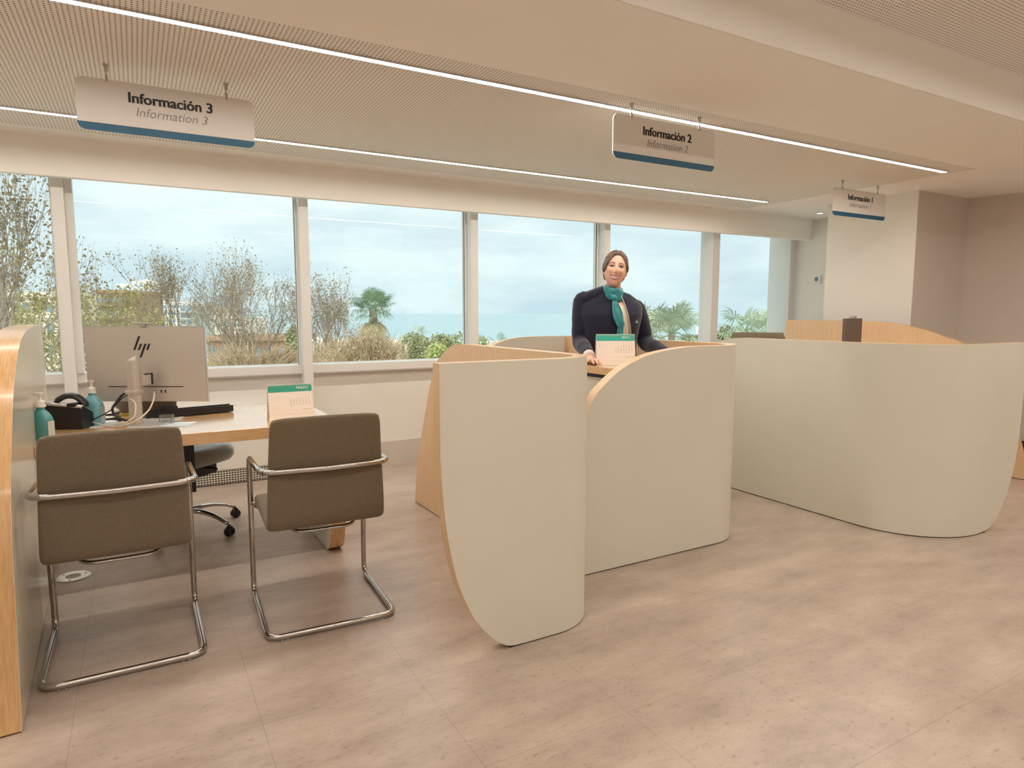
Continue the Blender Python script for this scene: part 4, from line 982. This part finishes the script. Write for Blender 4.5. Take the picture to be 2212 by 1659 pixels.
m = mat('teal_silk', (.012, .20, .24), .32, spec=.5, sheen=.2); k = NT(m); k.l(k.ramp(k.noise(k.coord(), 30, 3), [(.35, (.008, .15, .20)), (.65, (.02, .29, .30))]), k.b.inputs['Base Color'])
mat('emblem_green', (.35, .62, .48), .5); mat('emblem_white', (.85, .82, .82), .5); mat('emblem_red', (.6, .1, .12), .5)
mat('cuff_pink', (.80, .66, .62), .6)
PO = dep(1322, 640, 4.20); PX, PY = PO.x, PO.y
PM = Matrix.Identity(4)
for i in range(3): PM[i][0] = RT[i]; PM[i][1] = FH[i]
PM[0][3] = PX; PM[1][3] = PY      # person space: x = picture right, y = away from the viewer, z up
PI = PM.inverted()
def loc(px, py, d): return PI @ dep(px, py, d)
person = empty('person', (PX, PY, 0), 'standing person in a navy jacket and teal neck scarf behind the raised counter', 'person')
def solid(name, mb, mats, vox, parent, smooth_it=2, fac=.5):
    """merge overlapping forms into one continuous surface"""
    me = D.meshes.new(name); me.from_pydata(mb.v, [], mb.f); me.update()
    bm = bmesh.new(); bm.from_mesh(me); bmesh.ops.recalc_face_normals(bm, faces=bm.faces); bm.to_mesh(me); bm.free()
    t = D.objects.new('tmp', me); COL.objects.link(t)
    r = t.modifiers.new('r', 'REMESH'); r.mode = 'VOXEL'; r.voxel_size = vox; r.use_smooth_shade = True
    if smooth_it: s = t.modifiers.new('s', 'SMOOTH'); s.iterations = smooth_it; s.factor = fac
    dg = bpy.context.evaluated_depsgraph_get(); dg.update(); me2 = D.meshes.new_from_object(t.evaluated_get(dg)); D.objects.remove(t)
    me2.name = name; me2.materials.clear()
    for q in mats: me2.materials.append(MT[q])
    for p in me2.polygons: p.use_smooth = True
    o = D.objects.new(name, me2); COL.objects.link(o); me2.transform(PM); o.parent = parent; o.matrix_parent_inverse = parent.matrix_basis.inverted()
    return o
def place(q, name, mats, parent, **k):
    q.v = [tuple(PM @ Vector(v)) for v in q.v]; return q.build(name, mats, parent, **k)
# ---- head
HCn = loc(1329, 583, 4.17); TILT = math.radians(7)
HM = Matrix.Translation(HCn) @ Matrix.Rotation(TILT, 4, 'Y') @ Matrix.Rotation(math.radians(-4), 4, 'Z') @ Matrix.Rotation(math.radians(-3), 4, 'X')
def G(x, z, cx, cz, sx, sz): return math.exp(-((x-cx)/sx)**2-((z-cz)/sz)**2)
def skull(d):   # d unit vector, returns point in head space
    x, y, z = d
    w = .0705; 
    if z < 0: w *= 1-.22*min(1, -z)**1.8
    top = .108 if z > 0 else .115
    p = Vector((x*w, y*(.088 if y > 0 else .086), z*top))
    if y < 0 and z < -.1: p.y *= 1-.10*min(1, (-z-.1))        # jaw slightly back
    if z < -.55 and y > 0: p.y *= .7
    if y < 0:
        X, Z = p.x, p.z; f = -y
        dy = 0
        dy -= .021*G(X, Z, 0, -.020, .0105, .016) + .013*G(X, Z, 0, .002, .0085, .022)      # nose
        dy -= .005*(G(X, Z, .011, -.027, .006, .006)+G(X, Z, -.011, -.027, .006, .006))       # nostril wings
        dy += .009*(G(X, Z, .029, .012, .016, .011)+G(X, Z, -.029, .012, .016, .011))         # eye sockets
        dy -= .004*(G(X, Z, .029, .010, .010, .007)+G(X, Z, -.029, .010, .010, .007))         # eyeballs
        dy -= .004*(G(X, Z, .028, .029, .020, .006)+G(X, Z, -.028, .029, .020, .006))         # brow ridge
        dy -= .007*(G(X, Z, .038, -.020, .016, .014)+G(X, Z, -.038, -.020, .016, .014))       # cheeks
        dy += .0035*(G(X, Z, .028, -.040, .006, .014)+G(X, Z, -.028, -.040, .006, .014))      # smile folds
        dy -= .006*G(X, Z, 0, -.056, .026, .013)                                              # mouth area
        dy += .004*G(X, Z, 0, -.0565-.0 , .020, .0035)
        dy += .004*G(X, Z, 0, -.074, .016, .006) - .007*G(X, Z, 0, -.092, .018, .012)         # chin
        p.y += dy*min(1, f*1.6)
    return p
q = MB(); NA, NZ = 96, 72
rings = []
for i in range(NZ+1):
    th = -math.pi/2+math.pi*i/NZ; cz, sz = max(math.cos(th), .002), math.sin(th)
    rings.append([HM @ skull(Vector((cz*math.sin(2*math.pi*j/NA), -cz*math.cos(2*math.pi*j/NA), sz))) for j in range(NA)])
q.rings(rings)
for s in (-1, 1):   # ears
    q.ell(HM @ Vector((s*.070, .008, -.008)), .007, .016, .028, 14, Matrix.Rotation(s*.25, 4, 'Z'))
nb = Vector((.012, .035, 1.43)); q.tube([HM @ Vector((0, .018, -.05)), nb+Vector((0, -.006, .03)), nb], [.046, .045, .052], 24)
# shoulders, trunk, arms, legs
SL, SR = loc(1257, 652, 4.24), loc(1375, 668, 4.26)
EL, ER = loc(1254, 738, 4.22), loc(1394, 738, 4.28)
WLr = loc(1273, 772, 3.93); HLc = loc(1281, 779, 3.84); HLc.z = Z2+.026; WLr.z = max(WLr.z, Z2+.045)
WR = loc(1440, 775, 4.02); WR.z = Z2+.05; HR = WR+Vector((.03, -.07, -.02)); 
def trunk(q, grow=0, z0=.86, z1=1.47, front=0):
    T = [(.84, .175, .120, 0), (.92, .170, .118, 0), (1.00, .152, .108, 0), (1.08, .140, .100, 0), (1.16, .148, .108, -.006), (1.24, .160, .120, -.012), (1.31, .168, .116, -.008), (1.37, .150, .090, .004), (1.40, .110, .072, .012), (1.43, .062, .056, .020), (1.45, .052, .052, .026)]
    rr = []
    for z, a, b, y in T:
        if z < z0-.001 or z > z1+.001: continue
        n = 48; rr.append([Vector((.005+(a+grow)*math.copysign(abs(math.sin(2*math.pi*j/n))**.85, math.sin(2*math.pi*j/n)), y+.02-(b+grow)*math.copysign(abs(math.cos(2*math.pi*j/n))**.9, math.cos(2*math.pi*j/n)), z)) for j in range(n)])
    return rr
q.rings(trunk(q))
q.tube([SL, SL.lerp(EL, .5), EL, EL.lerp(WLr, .5), WLr], [.045, .042, .036, .034, .024], 16); q.tube([SR, SR.lerp(ER, .5), ER, ER.lerp(WR, .5), WR], [.045, .042, .036, .034, .024], 16)
for s in (-1, 1): q.tube([(s*.085, .02, .90), (s*.09, .02, .50), (s*.09, .03, .10), (s*.09, .03, .07)], [.085, .055, .038, .036], 16); q.tube([(s*.09, .06, .045), (s*.09, -.12, .035)], [.035, .035], 12)
# hands: palm plus five separate bent fingers resting on the counter
def hand(q, wrist, palm, fwdv, side, thumb):
    f = fwdv.normalized(); s = side.normalized(); u = Vector((0, 0, 1))
    q.tube([wrist, palm-f*.030, palm+f*.005], [.024, .030, .036], 14, flat=(.55, 1.0))
    q.ell(palm, .036, .030, .014, 14)
    L = [.062, .072, .068, .052]
    for i in range(4):
        b = palm + s*(-.030+.020*i) + f*.022; l = L[i]
        p = [b-f*.02, b, b+f*l*.38+u*.008, b+f*l*.72+u*.0-u*.004, b+f*l*.92-u*.016]
        q.tube(smoothcurve(p, 4), [.0088]*5+[.0082]*6+[.0074]*4+[.0066]*2, 10)
    b = palm + s*thumb*.030 - f*.012
    p = [palm, b, b+s*thumb*.020+f*.022-u*.004, b+s*thumb*.024+f*.048-u*.012]
    q.tube(smoothcurve(p, 4), [.013]*5+[.0105]*4+[.009]*4, 10)
hand(q, WLr, HLc+Vector((0, .02, 0)), Vector((.35, -1, 0)), Vector((1, .35, 0)), 1)
hand(q, WR, HR, Vector((-.2, -1, 0)), Vector((1, -.2, 0)), -1)
body = solid('body', q, ['skin_vc'], .0028, person, 2, .4)
HI = (PM @ HM).inverted(); me = body.data
ca = me.color_attributes.new('tone', 'FLOAT_COLOR', 'POINT')
skin = Vector((.80, .50, .385)); blush = Vector((.80, .38, .30)); lip = Vector((.62, .17, .18)); brow = Vector((.10, .055, .045)); dark = Vector((.02, .015, .02)); wht = Vector((.80, .76, .74)); iris = Vector((.05, .08, .10))
def el(x, z, cx, cz, rx, rz): return ((x-cx)/rx)**2+((z-cz)/rz)**2
buf = []
for v in me.vertices:
    p = HI @ v.co; c = skin.copy()
    if p.length < .17 and p.y < .02 and p.z < .07:
        X, Z = p.x, p.z; A = abs(X)
        g = math.exp(-((A-.040)/.016)**2-((Z+.022)/.014)**2)*.55; c = c.lerp(blush, g)
        # eyebrows
        bz = .0285+.006*math.sin(min(1, max(0, (A-.010)/.036))*2.4)-.004*max(0, (A-.034)/.012)
        if .011 < A < .047 and abs(Z-bz) < .0042*(1-.5*(A-.011)/.036): c = brow
        # smiling eyes
        ez = .0115-.10*(A-.029)**2/.012
        e1 = el(A, Z, .0295, .0105, .0145, .0058)
        if e1 < 1: c = wht
        if e1 < 1 and el(A, Z, .0295, .0105, .0072, .0072) < 1: c = iris
        if e1 < 1.9 and (Z > .0105+.0008 and e1 > .40): c = dark
        if 1.0 < e1 < 1.35 and Z <= .0105: c = Vector((.30, .13, .11))
        # lips and teeth, upturned corners
        mz = -.0555+.0085*(A/.026)**2
        if A < .0315:
            wv = 1-(A/.0315)**2
            dz = Z-mz
            if abs(dz+.001) < .0125*wv**.7+.0008: c = lip
            if A < .0255 and -.0085*wv**.6 < dz < .0045*wv**.5: c = wht
            elif A > .0245 and abs(dz) < .0024: c = dark
        if el(A, Z, .0075, -.0325, .0032, .0020) < 1 and p.y < -.08: c = Vector((.22, .07, .06))  # nostril shade painted into the vertex tone
    buf += [c.x, c.y, c.z, 1]
ca.data.foreach_set('color', buf)
# ---- hair: swept back from a centre parting into a low bun
q = MB(); rings = []
def hairline(x, z, y):   # >0 where hair grows (head space unit-ish coords)
    A = abs(x-.004)
    if y > .035: return 1
    line = .082-.95*max(0, A-.006)**1.35*11.5*.9
    line = .086 - 24*max(0, A-.004)**2 - (.35*max(0, A-.05) if A > .05 else 0)
    return z-line
for i in range(NZ+1):
    th = -math.pi/2+math.pi*i/NZ; cz, sz = max(math.cos(th), .002), math.sin(th); rg = []
    for j in range(NA):
        a = 2*math.pi*j/NA; d = Vector((cz*math.sin(a), -cz*math.cos(a), sz)); p = skull(d); nrm = Vector((p.x/.0049, p.y/.0074, p.z/.0116)).normalized()
        h = hairline(p.x, p.z, p.y); t = .5+.5*math.tanh(h/.0035)
        low = 1 if p.z > -.004 else max(0, 1-(-.004-p.z)/.035)
        if p.y > .004: low = max(low, min(1, (p.y-.004)/.02)*(1 if p.z > -.060 else max(0, 1-(-.060-p.z)/.02)))
        t *= low
        thick = .0125+.0015*math.sin(a*46+p.z*90)-.006*math.exp(-((p.x-.004)/.003)**2)*(1 if p.z > .05 and p.y < .03 else 0)
        if p.z > .06: thick += .004
        rg.append(HM @ (p+nrm*(-.006+(thick+.006)*t)))
    rings.append(rg)
q.rings(rings)
place(q, 'hair', 'hair_brown', person, smooth=True)
hr = [o for o in D.objects if o.parent == person and o.name.startswith('hair')][0]
q = MB(); q.ell(HM @ Vector((.0, .100, -.035)), .034, .026, .030, 18); q.ell(HM @ Vector((.012, .02, .119)), .012, .012, .006, 10); place(q, 'hair_bun', 'hair_brown', person, smooth=True)
# ---- blouse
q = MB(); q.rings(trunk(q, .004, .84, 1.375)); place(q, 'blouse', 'ivory_blouse', person, smooth=True)
# ---- jacket: open-fronted shell, sleeves, stand collar
def oc(z): return interp([(.80, .085), (1.05, .078), (1.21, .060), (1.32, .040), (1.42, .024), (1.48, .015)], z)   # opening runs toward the picture's right
def gap(z): return interp([(.80, .056), (1.05, .050), (1.21, .043), (1.32, .035), (1.42, .027), (1.48, .022)], z)
def jring(z, grow):
    T = [(.80, .192, .135, .02), (.92, .186, .132, .02), (1.00, .172, .124, .02), (1.08, .164, .120, .018), (1.16, .170, .126, .012), (1.24, .182, .134, .008), (1.31, .196, .128, .010), (1.350, .198, .112, .018), (1.380, .190, .098, .028), (1.405, .160, .088, .034), (1.430, .115, .080, .038), (1.452, .082, .072, .040), (1.475, .070, .066, .042), (1.490, .066, .062, .044)]
    a = interp([(t[0], t[1]) for t in T], z)+grow; b = interp([(t[0], t[2]) for t in T], z)+grow; y = interp([(t[0], t[3]) for t in T], z)
    g = gap(z); n = 56; th0 = (oc(z)+.006)/a; dth = g/a; out = []
    for j in range(n+1):
        t = th0+dth+(2*math.pi-2*dth)*j/n
        out.append(Vector((-.006+a*math.copysign(abs(math.sin(t))**.88, math.sin(t)), y-b*math.copysign(abs(math.cos(t))**.9, math.cos(t)), z)))
    return out
zs = [.80+.0138*i for i in range(50)]
q = MB(); O = [jring(z, .004) for z in zs]; I = [jring(z, -.006) for z in zs]; n = len(O[0]); base = 0
loops = [o+i[::-1] for o, i in zip(O, I)]
q.rings(loops)
def slv(A, B, C, sx):
    pts = smoothcurve([A+Vector((-sx*.035, .0, .012)), A, A.lerp(B, .55)+Vector((sx*.006, 0, 0)), B, B.lerp(C, .55), C], 5); N = len(pts)
    R = []
    for i in range(N):
        t = i/(N-1); R.append(interp([(0, .052), (.2, .057), (.45, .054), (.6, .053), (.8, .046), (1, .037)], t)+.0014*math.sin(i*1.7)*(1 if .35 < t < .9 else .2))
    return pts, R
for A, B, C, sx in ((SL, EL, WLr+(EL-WLr).normalized()*.02, -1), (SR, ER, WR, 1)):
    p, r = slv(A, B, C, sx); q.tube(p, r, 20)
    q.ell(A+Vector((0, 0, .0)), .051, .056, .043, 18); hz = .028 if sx < 0 else -.004; q.tube([Vector((sx*.03, .04, 1.435+hz)), Vector((sx*.10, .035, 1.412+hz)), A+Vector((0, 0, .012))], [.046, .046, .046], 18, flat=(.9, 1.35))
jk = solid('jacket', q, ['navy_wool'], .005, person, 3, .5)
# cuffs
for W_, E_ in ((WLr, EL), (WR, ER)):
    d = (W_-E_).normalized(); q = MB(); q.tube([W_-d*.03, W_+d*.006, W_+d*.012], [.036, .034, .030], 18); place(q, 'cuff', 'cuff_pink', person, smooth=True)
# piping along the front edges
for sd in (0, -1):
    q = MB(); q.tube([jring(z, .009)[sd] for z in zs if .85 < z < 1.472], .0030, 8); place(q, 'piping', 'piping_cream', person, smooth=True)
# emblem on the chest
def chest(xx, z, off=.0085):
    best = min(jring(z, off), key=lambda v: abs(v.x-xx) + (10 if v.y > .0 else 0)); return Vector((xx, best.y, z))
ec = PI @ dep(1378, 693, 4.08); ey = chest(ec.x, ec.z, .012).y-.003
q = MB(); Mx = Matrix.Translation((ec.x, ey, ec.z)) @ Matrix.Rotation(math.radians(35), 4, 'Z') @ Matrix.Rotation(math.pi/2, 4, 'X')
q.rings([[Mx @ Vector((u*.001, v*.001, w)) for u, v in ((-9, 3), (-4, -6), (0, -8), (5, -3), (3, 0), (-1, -2), (-4, 2))] for w in (0, .002)]); place(q, 'emblem', 'emblem_green', person)
q = MB(); q.rings([[Mx @ Vector((u*.001, v*.001, w)) for u, v in ((1, 1), (6, 3), (7, 8), (3, 8))] for w in (0, .002)]); place(q, 'emblem_dot', 'emblem_red', person)
q = MB(); q.rings([[Mx @ Vector((u*.001, v*.001, w)) for u, v in ((-11, -13), (13, -11), (13, -8), (-11, -10))] for w in (0, .002)]); place(q, 'emblem_text_bar', 'emblem_white', person)
# ---- scarf: wound band, knot and tails
q = MB(); rings = []
c0 = HM @ Vector((.0, .020, -.095)); c0 = Vector((c0.x, c0.y, 1.452))
for i, (dz, r) in enumerate(((-.052, .060), (-.040, .068), (-.022, .069), (-.006, .066), (.012, .068), (.026, .066), (.038, .061), (.040, .052), (.0, .048), (-.05, .048))):
    rings.append([Vector((c0.x+(r+.0022*math.sin(5*t+i))*math.sin(t)*1.0, c0.y-(r+.002*math.sin(7*t+2*i))*math.cos(t)*1.02, c0.z+dz+.012*math.sin(t)*-.8-.010*math.cos(t))) for t in [2*math.pi*j/48 for j in range(48)]])
q.rings(rings, cap=False, closed=True); place(q, 'scarf', 'teal_silk', person, smooth=True)
kn = PI @ dep(1329, 643, 4.06)
fr = lambda x, z: interp([(1.08, -.128), (1.20, -.142), (1.30, -.138), (1.38, -.105), (1.43, -.070)], z)+.012
q = MB(); kz = kn.z; kx_ = kn.x
q.ell(Vector((kx_, c0.y-.078, kz)), .024, .018, .022, 16, Matrix.Rotation(.5, 4, 'Y'))
q.ell(Vector((kx_-.012, c0.y-.080, kz+.012)), .020, .014, .010, 12, Matrix.Rotation(.7, 4, 'Y'))
place(q, 'scarf_knot', 'teal_silk', person, smooth=True)
def tail(pts, ws, name):
    q = MB(); P = smoothcurve(pts, 8); n = len(P); rings = []
    for i, p in enumerate(P):
        w = interp([(k_/(len(ws)-1), ws[k_]) for k_ in range(len(ws))], i/(n-1))
        rg = []
        for j in range(9):
            u = -1+j/4; rg.append(Vector((p.x+u*w, p.y+.005*math.sin(u*4+i*.15)-.002, p.z+.10*u*w)))
        for j in range(8, -1, -1):
            u = -1+j/4; rg.append(Vector((p.x+u*w, p.y+.005*math.sin(u*4+i*.15)+.003, p.z+.10*u*w)))
        rings.append(rg)
    q.rings(rings); place(q, name, 'teal_silk', person, smooth=True)
def TP(px, py): 
    v = PI @ dep(px, py, 4.05); return Vector((v.x, fr(v.x, v.z)-.030, v.z))
tail([TP(1330, 650), TP(1331, 665), TP(1335, 684), TP(1341, 700), TP(1346, 709)], [.014, .020, .029, .026, .004], 'scarf_tail')
tail([TP(1332, 652)+Vector((0, .012, 0)), TP(1340, 675)+Vector((0, .012, 0)), TP(1342, 700)+Vector((0, .014, 0)), TP(1341, 725)+Vector((0, .014, 0)), TP(1341, 745)+Vector((0, .014, 0))], [.012, .016, .018, .022, .020], 'scarf_tail')
# trousers and shoes (below the counter)
q = MB(); 
for s in (-1, 1): q.tube([(s*.085+.005, .02, .93), (s*.09, .02, .50), (s*.09, .03, .09)], [.098, .075, .066], 20)
q.ell(Vector((.005, .02, .90)), .178, .124, .10, 20)
solid('trousers', q, ['navy_wool'], .010, person, 2)
q = MB()
for s in (-1, 1): q.ell(Vector((s*.09, -.03, .035)), .044, .13, .034, 16)
place(q, 'shoes', 'black_gloss', person, smooth=True)
# ================================================================= small pieces belong to the part they sit on
NEST = {'monitor': {'housing': ('logo', 'vent_slot', 'port', 'power_socket', 'rim'), 'column': ('column_seam', 'cable_clip'), 'hinge': ('hinge_edge',)},
 'visitor_chair': {'frame': ('glide', 'clamp')}, 'desk_calendar': {'page': ('header', 'month_text', 'header_mark', 'dates', 'small_months', 'holiday_mark')},
 'person': {'hair': ('hair_bun',), 'jacket': ('emblem', 'emblem_dot', 'emblem_text_bar', 'piping', 'cuff'), 'scarf': ('scarf_knot', 'scarf_tail')},
 'hanging_sign': {'board': ('spanish_text', 'english_text', 'blue_band')}, 'pump_bottle': {'pump': ('nozzle',), 'body': ('label_sticker',)},
 'telephone': {'faceplate': ('display_hinge',), 'body': ('cord',)}, 'thermostat': {'housing': ('display', 'button')}, 'keyboard': {'case': ('key', 'cable_block')},
 'desk': {'side_leg': ('leg_laminate', 'foot_strip')}, 'raised_counter': {'cable_tray': ('trim_rings',)}}
base = lambda o: o.name.split('.')[0]
kids = {}
for o in D.objects:
    if o.parent: kids.setdefault(o.parent.name, []).append(o)
for r in [o for o in D.objects if o.parent is None]:
    ch = kids.get(r.name, [])
    for pn, cs in NEST.get(base(r), {}).items():
        P_ = [c for c in ch if base(c) == pn]
        if P_:
            for c in ch:
                if base(c) in cs: c.parent = P_[0]; c.matrix_parent_inverse = Matrix.Identity(4)
    if base(r) == 'office_chair':
        for a, b in zip([c for c in ch if base(c) == 'base_leg'], [c for c in ch if base(c) == 'caster']):
            b.parent = a; b.matrix_parent_inverse = Matrix.Identity(4)
